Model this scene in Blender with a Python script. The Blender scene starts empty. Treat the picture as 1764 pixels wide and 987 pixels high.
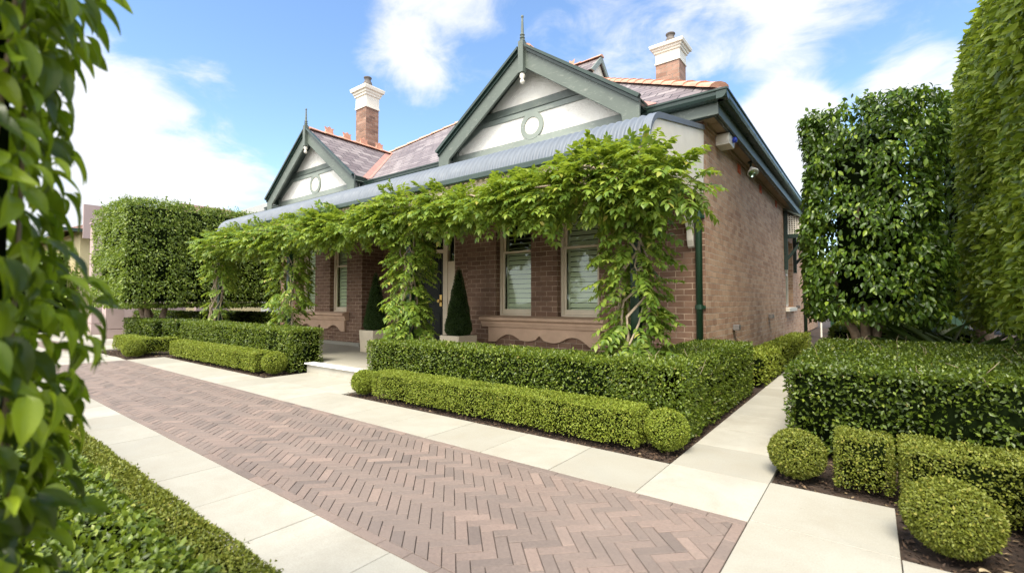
import bpy, math, random
import numpy as np
from mathutils import Matrix, Vector

S = bpy.context.scene
C = S.collection
random.seed(7)

# ------------------------------------------------------------------ camera
CAMH = 1.2
cam_d = bpy.data.cameras.new('camera')
cam = bpy.data.objects.new('camera', cam_d); C.objects.link(cam); S.camera = cam
R0, R1, R2 = (0.793, 0.609, 0.0), (-0.020, 0.026, -0.9995), (-0.609, 0.793, 0.033)
v0 = Vector(R0).normalized(); v2 = Vector(R2); v2 = (v2 - v0*v0.dot(v2)).normalized(); v1 = v2.cross(v0).normalized()
if v1.z > 0: v1 = -v1
m = Matrix(((v0.x, -v1.x, -v2.x, 0), (v0.y, -v1.y, -v2.y, 0), (v0.z, -v1.z, -v2.z, CAMH), (0, 0, 0, 1)))
cam.matrix_world = m
cam_d.sensor_width = 36; cam_d.lens = 36*804/1764
cam_d.clip_start = 0.02; cam_d.clip_end = 2000
cam_d.dof.use_dof = True; cam_d.dof.focus_distance = 6.5; cam_d.dof.aperture_fstop = 2.2

def pixdir(u, v):           # direction of a pixel of the 1764 px photograph (used for the clouds' bearings)
    d = v0*((u-882)/804.0) + v1*((v-493.5)/804.0) + v2
    return d.normalized()

# ------------------------------------------------------------------ light
SUN_EL, SUN_AZ = math.radians(58), math.atan2(0.26, -0.99)
S.view_settings.view_transform = 'Standard'
try: S.view_settings.look = 'None'
except Exception: pass
S.view_settings.exposure = 1.53
S.view_settings.gamma = 1.0
S.view_settings.use_curve_mapping = False
sd = bpy.data.lights.new('sun', 'SUN'); sun = bpy.data.objects.new('sun', sd); C.objects.link(sun)
sd.energy = 2.4; sd.angle = math.radians(26); sd.color = (1.0, 0.93, 0.80)
tos = Vector((math.sin(SUN_AZ)*math.cos(SUN_EL), math.cos(SUN_AZ)*math.cos(SUN_EL), math.sin(SUN_EL)))
sun.rotation_euler = (-tos).to_track_quat('-Z', 'Y').to_euler()

W = bpy.data.worlds.new('World'); S.world = W; W.use_nodes = True
nt = W.node_tree; nt.nodes.clear()
def N(t, **k):
    n = nt.nodes.new(t)
    for a, b in k.items(): setattr(n, a, b)
    return n
def LK(a, b): nt.links.new(a, b)
def MATH(op, a, b=None, clamp=False):
    n = N('ShaderNodeMath', operation=op); n.use_clamp = clamp
    for i, x in enumerate((a, b)):
        if x is None: continue
        if isinstance(x, (int, float)): n.inputs[i].default_value = x
        else: LK(x, n.inputs[i])
    return n.outputs[0]
sky = N('ShaderNodeTexSky', sky_type='NISHITA'); sky.sun_disc = False
sky.sun_elevation = SUN_EL; sky.sun_rotation = SUN_AZ; sky.air_density = 1.0; sky.dust_density = 0.6; sky.ozone_density = 1.6
tc = N('ShaderNodeTexCoord')
gen = tc.outputs['Generated']
sep = N('ShaderNodeSeparateXYZ'); LK(gen, sep.inputs[0])
zz = MATH('ADD', MATH('MAXIMUM', sep.outputs[2], 0.0), 0.22)
comb = N('ShaderNodeCombineXYZ'); LK(MATH('DIVIDE', sep.outputs[0], zz), comb.inputs[0]); LK(MATH('DIVIDE', sep.outputs[1], zz), comb.inputs[1])
def noise(scale, detail, rough, dist, vec, off):
    mp = N('ShaderNodeMapping'); mp.inputs['Location'].default_value = off; LK(vec, mp.inputs[0])
    n = N('ShaderNodeTexNoise'); n.inputs['Scale'].default_value = scale; n.inputs['Detail'].default_value = detail
    n.inputs['Roughness'].default_value = rough; n.inputs['Distortion'].default_value = dist
    LK(mp.outputs[0], n.inputs['Vector']); return n.outputs[0]
big = noise(2.3, 10, 0.58, 0.3, comb.outputs[0], (3.1, 1.7, 0))
fine = noise(4.5, 10, 0.62, 0.8, comb.outputs[0], (0.4, 6.2, 2))
dens = MATH('ADD', MATH('MULTIPLY', big, 0.56), MATH('MULTIPLY', fine, 0.44))
bias = None
for (u, v, width, gain) in [(170, 290, 0.19, 0.19), (330, 270, 0.15, 0.12), (20, 330, 0.22, 0.12), (450, 310, .10, .06),
                            (760, 30, 0.12, 0.12), (690, 130, 0.08, 0.10), (1200, 50, 0.16, 0.13), (1430, 15, 0.15, 0.12), (1340, 250, 0.085, 0.40), (1590, 150, 0.07, 0.20),
                            (400, 90, .07, .10), (480, 160, 0.2, -0.08), (1545, 90, 0.08, -0.10), (1260, 190, 0.07, -0.12), (560, 190, .12, -.08), (120, 60, .25, -.10),
                            ((0.8, -0.75, 0.45), None, 0.75, 0.6), ((-0.1, -1, 0.35), None, 0.85, 0.6), ((-0.8, -0.9, 0.4), None, 0.62, 0.5)]:  # last three: unseen cloud banks added to fill the shaded walls with light
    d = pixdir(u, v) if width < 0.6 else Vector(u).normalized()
    vm = N('ShaderNodeVectorMath', operation='DOT_PRODUCT'); LK(gen, vm.inputs[0]); vm.inputs[1].default_value = d
    mr = N('ShaderNodeMapRange', interpolation_type='SMOOTHERSTEP')
    mr.inputs[1].default_value = math.cos(width*1.5); mr.inputs[2].default_value = 1.0
    mr.inputs[3].default_value = 0; mr.inputs[4].default_value = gain
    LK(vm.outputs['Value'], mr.inputs[0])
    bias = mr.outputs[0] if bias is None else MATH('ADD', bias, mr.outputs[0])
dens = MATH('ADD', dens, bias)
mr = N('ShaderNodeMapRange', interpolation_type='SMOOTHSTEP'); LK(dens, mr.inputs[0])
mr.inputs[1].default_value = 0.51; mr.inputs[2].default_value = 0.76; mr.inputs[4].default_value = 0.95
gm = N('ShaderNodeHueSaturation'); LK(sky.outputs[0], gm.inputs['Color']); gm.inputs['Saturation'].default_value = 1.08; gm.inputs['Value'].default_value = 0.80
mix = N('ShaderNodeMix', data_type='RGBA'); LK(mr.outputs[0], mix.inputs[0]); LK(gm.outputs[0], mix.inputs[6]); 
# clouds boosted towards the sun, behind the camera, as added fill for shaded faces
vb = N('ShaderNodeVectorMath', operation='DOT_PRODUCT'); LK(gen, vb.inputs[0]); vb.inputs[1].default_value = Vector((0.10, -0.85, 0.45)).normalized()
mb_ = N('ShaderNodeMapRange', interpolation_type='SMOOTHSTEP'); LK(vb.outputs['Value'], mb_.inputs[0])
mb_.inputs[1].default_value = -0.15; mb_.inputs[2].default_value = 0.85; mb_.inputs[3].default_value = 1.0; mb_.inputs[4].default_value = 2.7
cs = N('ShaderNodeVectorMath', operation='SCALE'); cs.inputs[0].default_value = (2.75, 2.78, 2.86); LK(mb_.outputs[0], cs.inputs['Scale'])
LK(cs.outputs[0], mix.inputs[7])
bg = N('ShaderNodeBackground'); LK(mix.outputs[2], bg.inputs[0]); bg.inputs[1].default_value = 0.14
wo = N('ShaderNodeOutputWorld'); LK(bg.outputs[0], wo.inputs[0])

# ------------------------------------------------------------------ materials
class NT:
    def __init__(s, name):
        s.m = bpy.data.materials.new(name); s.m.use_nodes = True; s.t = s.m.node_tree
        s.p = s.t.nodes['Principled BSDF']; s.out = s.t.nodes['Material Output']
    def n(s, t, **k):
        x = s.t.nodes.new(t)
        for a, b in k.items(): setattr(x, a, b)
        return x
    def l(s, a, b): s.t.links.new(a, b)
    def pos(s): return s.n('ShaderNodeNewGeometry').outputs['Position']
    def uv(s): return s.n('ShaderNodeTexCoord').outputs['UV']
    def noise(s, vec, scale, detail=4, rough=0.55, dist=0.0):
        x = s.n('ShaderNodeTexNoise'); x.inputs['Scale'].default_value = scale; x.inputs['Detail'].default_value = detail
        x.inputs['Roughness'].default_value = rough; x.inputs['Distortion'].default_value = dist
        s.l(vec, x.inputs['Vector']); return x.outputs[0]
    def ramp(s, fac, stops):
        r = s.n('ShaderNodeValToRGB'); e = r.color_ramp.elements
        while len(e) < len(stops): e.new(0.5)
        for i, (p, c) in enumerate(stops):
            e[i].position = p; e[i].color = (*c, 1)
        s.l(fac, r.inputs[0]); return r.outputs[0]
    def mix(s, fac, a, b, mode='MIX'):
        x = s.n('ShaderNodeMix', data_type='RGBA', blend_type=mode)
        for i, q in ((0, fac), (6, a), (7, b)):
            if isinstance(q, (int, float)): x.inputs[i].default_value = q
            elif isinstance(q, tuple): x.inputs[i].default_value = (*q, 1)
            else: s.l(q, x.inputs[i])
        return x.outputs[2]
    def mapr(s, v, a, b, c, d):
        x = s.n('ShaderNodeMapRange'); s.l(v, x.inputs[0])
        for i, q in enumerate((a, b, c, d)): x.inputs[i+1].default_value = q
        return x.outputs[0]
    def bump(s, h, strength, dist=0.01, normal=None):
        b = s.n('ShaderNodeBump'); b.inputs['Strength'].default_value = strength; b.inputs['Distance'].default_value = dist
        s.l(h, b.inputs['Height'])
        if normal is not None: s.l(normal, b.inputs['Normal'])
        return b.outputs[0]
    def set(s, **k):
        for a, b in k.items():
            a = a.replace('_', ' ')
            i = s.p.inputs[a]
            if isinstance(b, (int, float)): i.default_value = b
            elif isinstance(b, tuple): i.default_value = (*b, 1) if len(b) == 3 else b
            else: s.l(b, i)
        return s.m

def plain(name, col, rough=0.5, var=0.12, scale=6, bump=0.0, metal=0.0, bscale=40):
    t = NT(name); p = t.pos()
    f = t.noise(p, scale, 6, 0.65)
    lo = tuple(c*(1-var) for c in col); hi = tuple(min(1, c*(1+var)) for c in col)
    c = t.ramp(f, [(0.3, lo), (0.7, hi)])
    m = t.set(Base_Color=c, Roughness=t.mapr(t.noise(p, scale*3, 4), 0.3, 0.7, max(0.03, rough-0.08), min(1, rough+0.08)), Metallic=metal)
    if bump: t.l(t.bump(t.noise(p, bscale, 5, 0.6), bump, 0.004), t.p.inputs['Normal'])
    return m

def brick_mat(name, c1, c2, c3, mortar, wave=1.0, bw=0.232, rh=0.0865, ms=0.0085, patch=None):
    t = NT(name); uv = t.uv()
    b = t.n('ShaderNodeTexBrick'); b.offset = 0.5; b.squash = 1.0
    for k, v in (('Scale', 1.0), ('Mortar Size', ms/2), ('Mortar Smooth', 0.25), ('Bias', 0.0), ('Brick Width', bw), ('Row Height', rh)):
        b.inputs[k].default_value = v
    wob = t.n('ShaderNodeVectorMath', operation='MULTIPLY_ADD')
    nn = t.n('ShaderNodeTexNoise'); nn.inputs['Scale'].default_value = 5; nn.inputs['Detail'].default_value = 3; t.l(uv, nn.inputs['Vector'])
    t.l(nn.outputs['Color'], wob.inputs[0]); wob.inputs[1].default_value = (0.008, 0.008, 0); t.l(uv, wob.inputs[2])
    t.l(wob.outputs[0], b.inputs['Vector'])
    b.inputs['Color1'].default_value = (0, 0, 0, 1); b.inputs['Color2'].default_value = (1, 1, 1, 1); b.inputs['Mortar'].default_value = (0.5, 0.5, 0.5, 1)
    base = t.ramp(b.outputs['Color'], [(0.0, c1), (0.5, c2), (1.0, c3)])
    blot = t.noise(uv, 9, 5, 0.7)
    base = t.mix(t.mapr(blot, 0.35, 0.75, 0, 0.45), base, tuple(c*0.62 for c in c1))
    blot2 = t.noise(uv, 1.1, 4, 0.6)
    base = t.mix(t.mapr(blot2, 0.45, 0.7, 0, 0.35), base, tuple(min(1, c*1.25) for c in c3))
    grain = t.noise(uv, 160, 3, 0.7)
    base = t.mix(0.35, base, t.ramp(grain, [(0.3, (0.25, 0.25, 0.25)), (0.7, (0.75, 0.75, 0.75))]), 'OVERLAY')
    mcol = t.mix(t.mapr(t.noise(uv, 3.0, 5, 0.7), 0.4, 0.62, 0, 1), tuple(c*0.45 for c in mortar), mortar)
    if patch:      # pale efflorescence bleeding out of the joints low on the wall
        sp = t.n('ShaderNodeSeparateXYZ'); t.l(uv, sp.inputs[0])
        low = t.mapr(sp.outputs[1], 0.2, 1.1, 1, 0)
        ef = t.n('ShaderNodeMath', operation='MULTIPLY'); t.l(low, ef.inputs[0]); t.l(t.mapr(t.noise(uv, 2.2, 6, 0.75), 0.5, 0.6, 0, 1), ef.inputs[1])
        mcol = t.mix(ef.outputs[0], mcol, (0.75, 0.68, 0.58))
        base = t.mix(t.mapr(ef.outputs[0], 0, 1, 0, 0.25), base, (0.55, 0.45, 0.38))
    col = t.mix(b.outputs['Fac'], base, mcol)
    h = t.n('ShaderNodeMath', operation='MULTIPLY_ADD'); t.l(b.outputs['Fac'], h.inputs[0]); h.inputs[1].default_value = -1.0
    t.l(t.mapr(grain, 0, 1, 0, 0.35), h.inputs[2])
    t.l(t.bump(h.outputs[0], 0.8*wave, 0.006), t.p.inputs['Normal'])
    return t.set(Base_Color=col, Roughness=0.85)

def leaf_mat(name, stops, rough=0.38, tr=0.28, trcol=None, spec=0.5):
    t = NT(name)
    g = t.n('ShaderNodeNewGeometry')
    c = t.ramp(g.outputs['Random Per Island'], stops)
    big = t.noise(g.outputs['Position'], 2.3, 4, 0.6)
    c = t.mix(t.mapr(big, 0.35, 0.7, 0.0, 0.35), c, stops[len(stops)//2][1])
    t.set(Base_Color=c, Roughness=rough)
    t.p.inputs['Specular IOR Level'].default_value = spec
    if tr > 0:
        tb = t.n('ShaderNodeBsdfTranslucent')
        t.l(t.mix(0.65, c, trcol or (0.16, 0.30, 0.02)), tb.inputs[0])
        ms = t.n('ShaderNodeMixShader'); ms.inputs[0].default_value = tr
        t.l(t.p.outputs[0], ms.inputs[1]); t.l(tb.outputs[0], ms.inputs[2]); t.l(ms.outputs[0], t.out.inputs[0])
    return t.m

M = {}
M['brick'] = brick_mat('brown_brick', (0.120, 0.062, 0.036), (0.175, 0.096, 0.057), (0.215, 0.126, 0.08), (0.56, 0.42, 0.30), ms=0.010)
M['brick_side'] = brick_mat('sun_lightened_pink_brick', (0.36, 0.195, 0.112), (0.50, 0.300, 0.182), (0.58, 0.385, 0.248), (0.66, 0.54, 0.41), ms=0.011, patch=True)  # pinkish brick, lightened to put sunlight into the side wall's colour
M['brick_chimney'] = brick_mat('weathered_chimney_brick', (0.15, 0.08, 0.055), (0.27, 0.14, 0.09), (0.36, 0.22, 0.16), (0.34, 0.28, 0.22))
M['render'] = plain('cream_render', (0.78, 0.70, 0.55), 0.85, 0.06, 9, 0.5, bscale=60)
# rough cast: coarse thrown pebbledash
t = NT('white_roughcast'); p = t.pos(); f = t.noise(p, 38, 5, 0.65); f2 = t.noise(p, 5, 4, 0.6)
M['roughcast'] = t.set(Base_Color=t.ramp(f2, [(0.3, (0.83, 0.79, 0.69)), (0.7, (0.90, 0.87, 0.78))]), Roughness=0.9)
t.l(t.bump(f, 0.8, 0.018), t.p.inputs['Normal'])
# weathered painted timber
def timber(name, col, worn, amt):
    t = NT(name); p = t.pos()
    mp = t.n('ShaderNodeMapping'); mp.inputs['Scale'].default_value = (2.5, 2.5, 7); t.l(p, mp.inputs[0])
    w = t.noise(mp.outputs[0], 3.2, 9, 0.72, 0.6)
    c = t.mix(t.mapr(w, 0.56, 0.68, 0, amt), t.ramp(t.noise(p, 1.5, 4), [(0.3, tuple(c*0.88 for c in col)), (0.7, tuple(c*1.1 for c in col))]), worn)
    m = t.set(Base_Color=c, Roughness=0.5)
    t.l(t.bump(t.noise(mp.outputs[0], 22, 5, 0.6), 0.15, 0.004), t.p.inputs['Normal'])
    return m
M['timber'] = timber('grey_green_timber', (0.098, 0.120, 0.098), (0.26, 0.27, 0.23), 0.75)
M['timber_pale'] = timber('pale_grey_green_timber', (0.205, 0.235, 0.20), (0.38, 0.39, 0.34), 0.7)
M['gutter'] = plain('dark_green_metal', (0.020, 0.040, 0.030), 0.32, 0.15, 4)
M['pipe'] = plain('bottle_green_pipe', (0.012, 0.040, 0.020), 0.38, 0.15, 4)
M['soffit'] = plain('buff_soffit', (0.36, 0.26, 0.17), 0.7, 0.10, 5)
M['bullnose'] = plain('blue_grey_steel', (0.125, 0.145, 0.172), 0.6, 0.07, 2.5)
M['cream'] = plain('cream_paint', (0.68, 0.57, 0.41), 0.45, 0.06, 5)
M['creamwhite'] = plain('off_white_paint', (0.74, 0.69, 0.58), 0.5, 0.05, 5)
M['shutter'] = plain('pale_shutter_paint', (0.84, 0.83, 0.64), 0.45, 0.05, 5)
M['stone'] = plain('buff_sandstone', (0.50, 0.335, 0.225), 0.85, 0.12, 3.5, 0.35, bscale=90)
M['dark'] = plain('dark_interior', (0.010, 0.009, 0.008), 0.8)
M['door'] = plain('black_green_door', (0.016, 0.018, 0.014), 0.5)
M['door'].node_tree.nodes['Principled BSDF'].inputs['Specular IOR Level'].default_value = 0.2
M['brass'] = plain('aged_brass', (0.52, 0.34, 0.10), 0.35, 0.15, 30, metal=0.9)
M['iron'] = plain('dull_grey_metal', (0.18, 0.165, 0.15), 0.55, 0.2, 20, metal=0.3)
M['pot'] = plain('sooty_chimney_pot', (0.11, 0.095, 0.085), 0.85, 0.4, 9, 0.3)
M['potstone'] = plain('pale_stone_planter', (0.62, 0.53, 0.39), 0.8, 0.08, 6, 0.2)
M['marble'] = plain('white_marble', (0.80, 0.80, 0.78), 0.3, 0.04, 4)
M['whiteplastic'] = plain('white_plastic', (0.66, 0.63, 0.54), 0.45, 0.05, 10)
M['blue'] = plain('blue_lens', (0.02, 0.05, 0.45), 0.15, 0.1, 10)
M['terracotta'] = plain('terracotta', (0.52, 0.275, 0.185), 0.8, 0.22, 7, 0.25, bscale=60)
M['ventred'] = plain('red_terracotta_vent', (0.50, 0.11, 0.04), 0.8, 0.2, 20)
M['copper'] = plain('pinkish_valley_metal', (0.36, 0.19, 0.15), 0.55, 0.15, 6)
M['stucco'] = plain('mauve_grey_stucco', (0.36, 0.275, 0.255), 0.9, 0.06, 3, 0.3, bscale=120)
M['nwall'] = plain('pale_yellow_render', (0.66, 0.55, 0.30), 0.85, 0.06, 3)
M['soil'] = plain('dark_soil', (0.035, 0.021, 0.013), 0.95, 0.5, 18, 1.0, bscale=70)
M['bark'] = plain('grey_brown_bark', (0.20, 0.145, 0.095), 0.9, 0.35, 14, 0.8, bscale=40)
M['barkpale'] = plain('pale_vine_bark', (0.34, 0.27, 0.19), 0.9, 0.3, 16, 0.8, bscale=50)
M['twig'] = plain('pale_twig', (0.30, 0.24, 0.15), 0.8, 0.25, 20)
M['teal'] = plain('teal_plastic', (0.02, 0.30, 0.33), 0.4, 0.1, 10)
M['core'] = plain('inner_shade_core', (0.006, 0.010, 0.003), 0.95, 0.5, 25); M['core'].node_tree.nodes['Principled BSDF'].inputs['Specular IOR Level'].default_value = 0.0  # near-black core: shade between the leaves put into its colour
# glass of the front windows
t = NT('window_glass'); gl = t.n('ShaderNodeBsdfGlossy'); gl.inputs['Roughness'].default_value = 0.015; gl.inputs[0].default_value = (0.9, 1, 0.95, 1)
tr = t.n('ShaderNodeBsdfTransparent'); tr.inputs[0].default_value = (0.88, 0.95, 0.88, 1)
fr = t.n('ShaderNodeFresnel'); fr.inputs[0].default_value = 1.6
bn = t.bump(t.noise(t.pos(), 3.5, 2, 0.5), 0.12, 0.02); t.l(bn, gl.inputs['Normal'])
ms = t.n('ShaderNodeMixShader'); t.l(fr.outputs[0], ms.inputs[0]); t.l(tr.outputs[0], ms.inputs[1]); t.l(gl.outputs[0], ms.inputs[2]); t.l(ms.outputs[0], t.out.inputs[0])
M['glass'] = t.m
# slate
def slate(name, c1, c2, c3, bw=0.32, rh=0.19, bumpd=0.02):
    t = NT(name); uv = t.uv()
    b = t.n('ShaderNodeTexBrick'); b.offset = 0.5
    for k, v in (('Scale', 1.0), ('Mortar Size', 0.009), ('Mortar Smooth', 0.3), ('Brick Width', bw), ('Row Height', rh)): b.inputs[k].default_value = v
    b.inputs['Color1'].default_value = (0, 0, 0, 1); b.inputs['Color2'].default_value = (1, 1, 1, 1); b.inputs['Mortar'].default_value = (0, 0, 0, 1)
    t.l(uv, b.inputs['Vector'])
    c = t.ramp(b.outputs['Color'], [(0, c1), (0.5, c2), (1, c3)])
    c = t.mix(t.mapr(t.noise(uv, 1.3, 6, 0.7), 0.4, 0.7, 0, 0.5), c, c1)
    c = t.mix(b.outputs['Fac'], c, tuple(q*0.25 for q in c1))
    sp = t.n('ShaderNodeSeparateXYZ'); t.l(uv, sp.inputs[0])
    d = t.n('ShaderNodeMath', operation='DIVIDE'); t.l(sp.outputs[1], d.inputs[0]); d.inputs[1].default_value = rh
    fr = t.n('ShaderNodeMath', operation='FRACT'); t.l(d.outputs[0], fr.inputs[0])
    saw = t.mapr(fr.outputs[0], 0, 1, 1, 0)
    h = t.n('ShaderNodeMath', operation='SUBTRACT'); t.l(saw, h.inputs[0]); t.l(b.outputs['Fac'], h.inputs[1])
    t.l(t.bump(h.outputs[0], 1.0, bumpd), t.p.inputs['Normal'])
    return t.set(Base_Color=c, Roughness=0.6)
M['slate'] = slate('purple_grey_slate', (0.135, 0.108, 0.108), (0.205, 0.170, 0.168), (0.29, 0.250, 0.24))
M['ntile'] = slate('brown_roof_tile', (0.17, 0.085, 0.055), (0.21, 0.11, 0.075), (0.25, 0.14, 0.10), 0.3, 0.32, 0.05)
M['gsteel'] = plain('grey_roof_sheet', (0.33, 0.34, 0.33), 0.6, 0.05, 2)
# pavers: each brick its own tint
t = NT('mauve_clay_pavers'); g = t.n('ShaderNodeNewGeometry'); p = g.outputs['Position']
c = t.ramp(g.outputs['Random Per Island'], [(0.0, (0.125, 0.098, 0.084)), (0.10, (0.155, 0.120, 0.101)), (0.45, (0.176, 0.134, 0.111)), (0.75, (0.189, 0.140, 0.115)), (0.92, (0.208, 0.152, 0.124)), (1.0, (0.245, 0.18, 0.146))])
c = t.mix(0.45, c, t.ramp(t.noise(p, 55, 6, 0.75), [(0.25, (0.2, 0.2, 0.2)), (0.75, (0.8, 0.8, 0.8))]), 'OVERLAY')
c = t.mix(t.mapr(t.noise(p, 1.1, 5, 0.65), 0.4, 0.75, 0, 0.45), c, (0.235, 0.185, 0.155))
c = t.mix(t.mapr(t.noise(p, 14, 4, 0.8), 0.66, 0.74, 0, 0.5), c, (0.10, 0.07, 0.06))
mpt = t.n('ShaderNodeMapping'); mpt.inputs['Scale'].default_value = (0.35, 3.2, 1); t.l(p, mpt.inputs[0])
c = t.mix(t.mapr(t.noise(mpt.outputs[0], 1.0, 5, 0.6), 0.48, 0.68, 0, 0.30), c, (0.115, 0.095, 0.085))
c = t.mix(t.mapr(t.noise(p, 3.7, 7, 0.8), 0.62, 0.74, 0, 0.28), c, (0.36, 0.32, 0.28))
M['paver'] = t.set(Base_Color=c, Roughness=0.75); t.l(t.bump(t.noise(p, 90, 5, 0.7), 0.5, 0.003), t.p.inputs['Normal'])
# limestone slabs
t = NT('cream_limestone'); g = t.n('ShaderNodeNewGeometry'); p = g.outputs['Position']
c = t.ramp(g.outputs['Random Per Island'], [(0, (0.285, 0.268, 0.222)), (0.5, (0.345, 0.327, 0.272)), (1, (0.40, 0.378, 0.318))])
c = t.mix(t.mapr(t.noise(p, 2.2, 7, 0.7, 0.4), 0.40, 0.68, 0, 0.7), c, (0.29, 0.262, 0.205))
c = t.mix(0.3, c, t.ramp(t.noise(p, 120, 4, 0.7), [(0.3, (0.3, 0.3, 0.3)), (0.7, (0.7, 0.7, 0.7))]), 'OVERLAY')
c = t.mix(t.mapr(t.noise(p, 6, 8, 0.8), 0.60, 0.76, 0, 0.6), c, (0.28, 0.23, 0.165))
c = t.mix(t.mapr(t.noise(p, 31, 3, 0.6), 0.70, 0.76, 0, 0.45), c, (0.17, 0.135, 0.10))
c = t.mix(t.mapr(t.noise(p, 0.9, 6, 0.7, 0.8), 0.50, 0.72, 0, 0.35), c, (0.25, 0.24, 0.205))
M['limestone'] = t.set(Base_Color=c, Roughness=0.7); t.l(t.bump(t.noise(p, 70, 5, 0.7), 0.25, 0.003), t.p.inputs['Normal'])

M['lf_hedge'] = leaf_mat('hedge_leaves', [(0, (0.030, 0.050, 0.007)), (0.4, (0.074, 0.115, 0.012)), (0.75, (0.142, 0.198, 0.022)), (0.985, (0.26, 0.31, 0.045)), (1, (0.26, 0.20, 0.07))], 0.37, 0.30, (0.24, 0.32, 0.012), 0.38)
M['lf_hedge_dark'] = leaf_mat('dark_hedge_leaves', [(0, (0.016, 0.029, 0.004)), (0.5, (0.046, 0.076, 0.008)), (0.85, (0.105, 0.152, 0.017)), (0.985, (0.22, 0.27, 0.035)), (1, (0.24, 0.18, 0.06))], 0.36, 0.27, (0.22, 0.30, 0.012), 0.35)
M['lf_box'] = leaf_mat('box_leaves', [(0, (0.090, 0.128, 0.010)), (0.5, (0.182, 0.236, 0.024)), (0.9, (0.255, 0.305, 0.038)), (1, (0.36, 0.34, 0.06))], 0.5, 0.25, (0.30, 0.32, 0.015), 0.3)
M['lf_box_olive'] = leaf_mat('olive_box_leaves', [(0, (0.072, 0.096, 0.010)), (0.5, (0.145, 0.170, 0.021)), (0.9, (0.205, 0.228, 0.032)), (1, (0.32, 0.28, 0.06))], 0.5, 0.25, (0.27, 0.27, 0.015), 0.3)
M['lf_cone'] = leaf_mat('dark_topiary_leaves', [(0, (0.014, 0.030, 0.006)), (0.5, (0.028, 0.058, 0.010)), (1, (0.055, 0.095, 0.016))], 0.42, 0.2, (0.10, 0.18, 0.01), 0.3)
M['lf_pleach'] = leaf_mat('clipped_fig_leaves', [(0, (0.050, 0.085, 0.010)), (0.5, (0.115, 0.175, 0.020)), (0.85, (0.20, 0.265, 0.035)), (1, (0.32, 0.37, 0.07))], 0.38, 0.32, (0.25, 0.36, 0.02), 0.4)
M['lf_fig'] = leaf_mat('dark_fig_leaves', [(0, (0.014, 0.030, 0.005)), (0.42, (0.036, 0.070, 0.009)), (0.78, (0.090, 0.160, 0.017)), (1, (0.24, 0.32, 0.035))], 0.36, 0.25, (0.20, 0.34, 0.015), 0.3)
M['lf_wall'] = leaf_mat('bright_fig_leaves', [(0, (0.022, 0.045, 0.006)), (0.3, (0.075, 0.125, 0.013)), (0.62, (0.20, 0.275, 0.03)), (0.9, (0.31, 0.385, 0.05)), (1, (0.42, 0.48, 0.09))], 0.36, 0.36, (0.5, 0.6, 0.03), 0.35)  # leaf tones darkened and brightened to stand in for inner shadow and sun
M['lf_wist'] = leaf_mat('wisteria_leaves', [(0, (0.050, 0.105, 0.016)), (0.4, (0.115, 0.195, 0.028)), (0.8, (0.21, 0.29, 0.042)), (0.96, (0.27, 0.33, 0.06)), (1, (0.42, 0.34, 0.08))], 0.42, 0.38, (0.40, 0.50, 0.03), 0.35)
M['lf_near'] = leaf_mat('near_climber_leaves', [(0, (0.004, 0.008, 0.002)), (0.45, (0.018, 0.036, 0.005)), (0.56, (0.15, 0.22, 0.015)), (1, (0.38, 0.47, 0.03))], 0.30, 0.45, (0.42, 0.60, 0.02), 0.4)
M['lf_tuft'] = leaf_mat('strap_leaves', [(0, (0.03, 0.055, 0.012)), (1, (0.09, 0.15, 0.025))], 0.4, 0.25)

# ------------------------------------------------------------------ mesh helpers
def uv_of(verts, faces):
    """metric UVs: u along the wall or eave, v up the wall or slope"""
    out = []
    for f in faces:
        a, b, c = (Vector(verts[i]) for i in f[:3])
        n = (b-a).cross(c-a)
        if n.length < 1e-12: n = Vector((0, 0, 1))
        n.normalize()
        h = Vector((n.x, n.y, 0))
        if h.length < 0.05: tu, tv = Vector((1, 0, 0)), Vector((0, 1, 0))
        else:
            tu = Vector((0, 0, 1)).cross(h).normalized(); tv = n.cross(tu)
        for i in f:
            p = Vector(verts[i]); out += [p.dot(tu), p.dot(tv)]
    return out

def finish(o, label=None, cat=None, group=None, kind=None):
    for k, v in (('label', label), ('category', cat), ('group', group), ('kind', kind)):
        if v: o[k] = v
    return o

def thing(name, loc, label, cat, group=None):
    o = bpy.data.objects.new(name, None); C.objects.link(o); o.location = loc; o.empty_display_size = 0.1
    return finish(o, label, cat, group)

def root_loc(o):
    v = Vector((0, 0, 0))
    while o is not None: v = v + o.location; o = o.parent
    return v

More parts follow.
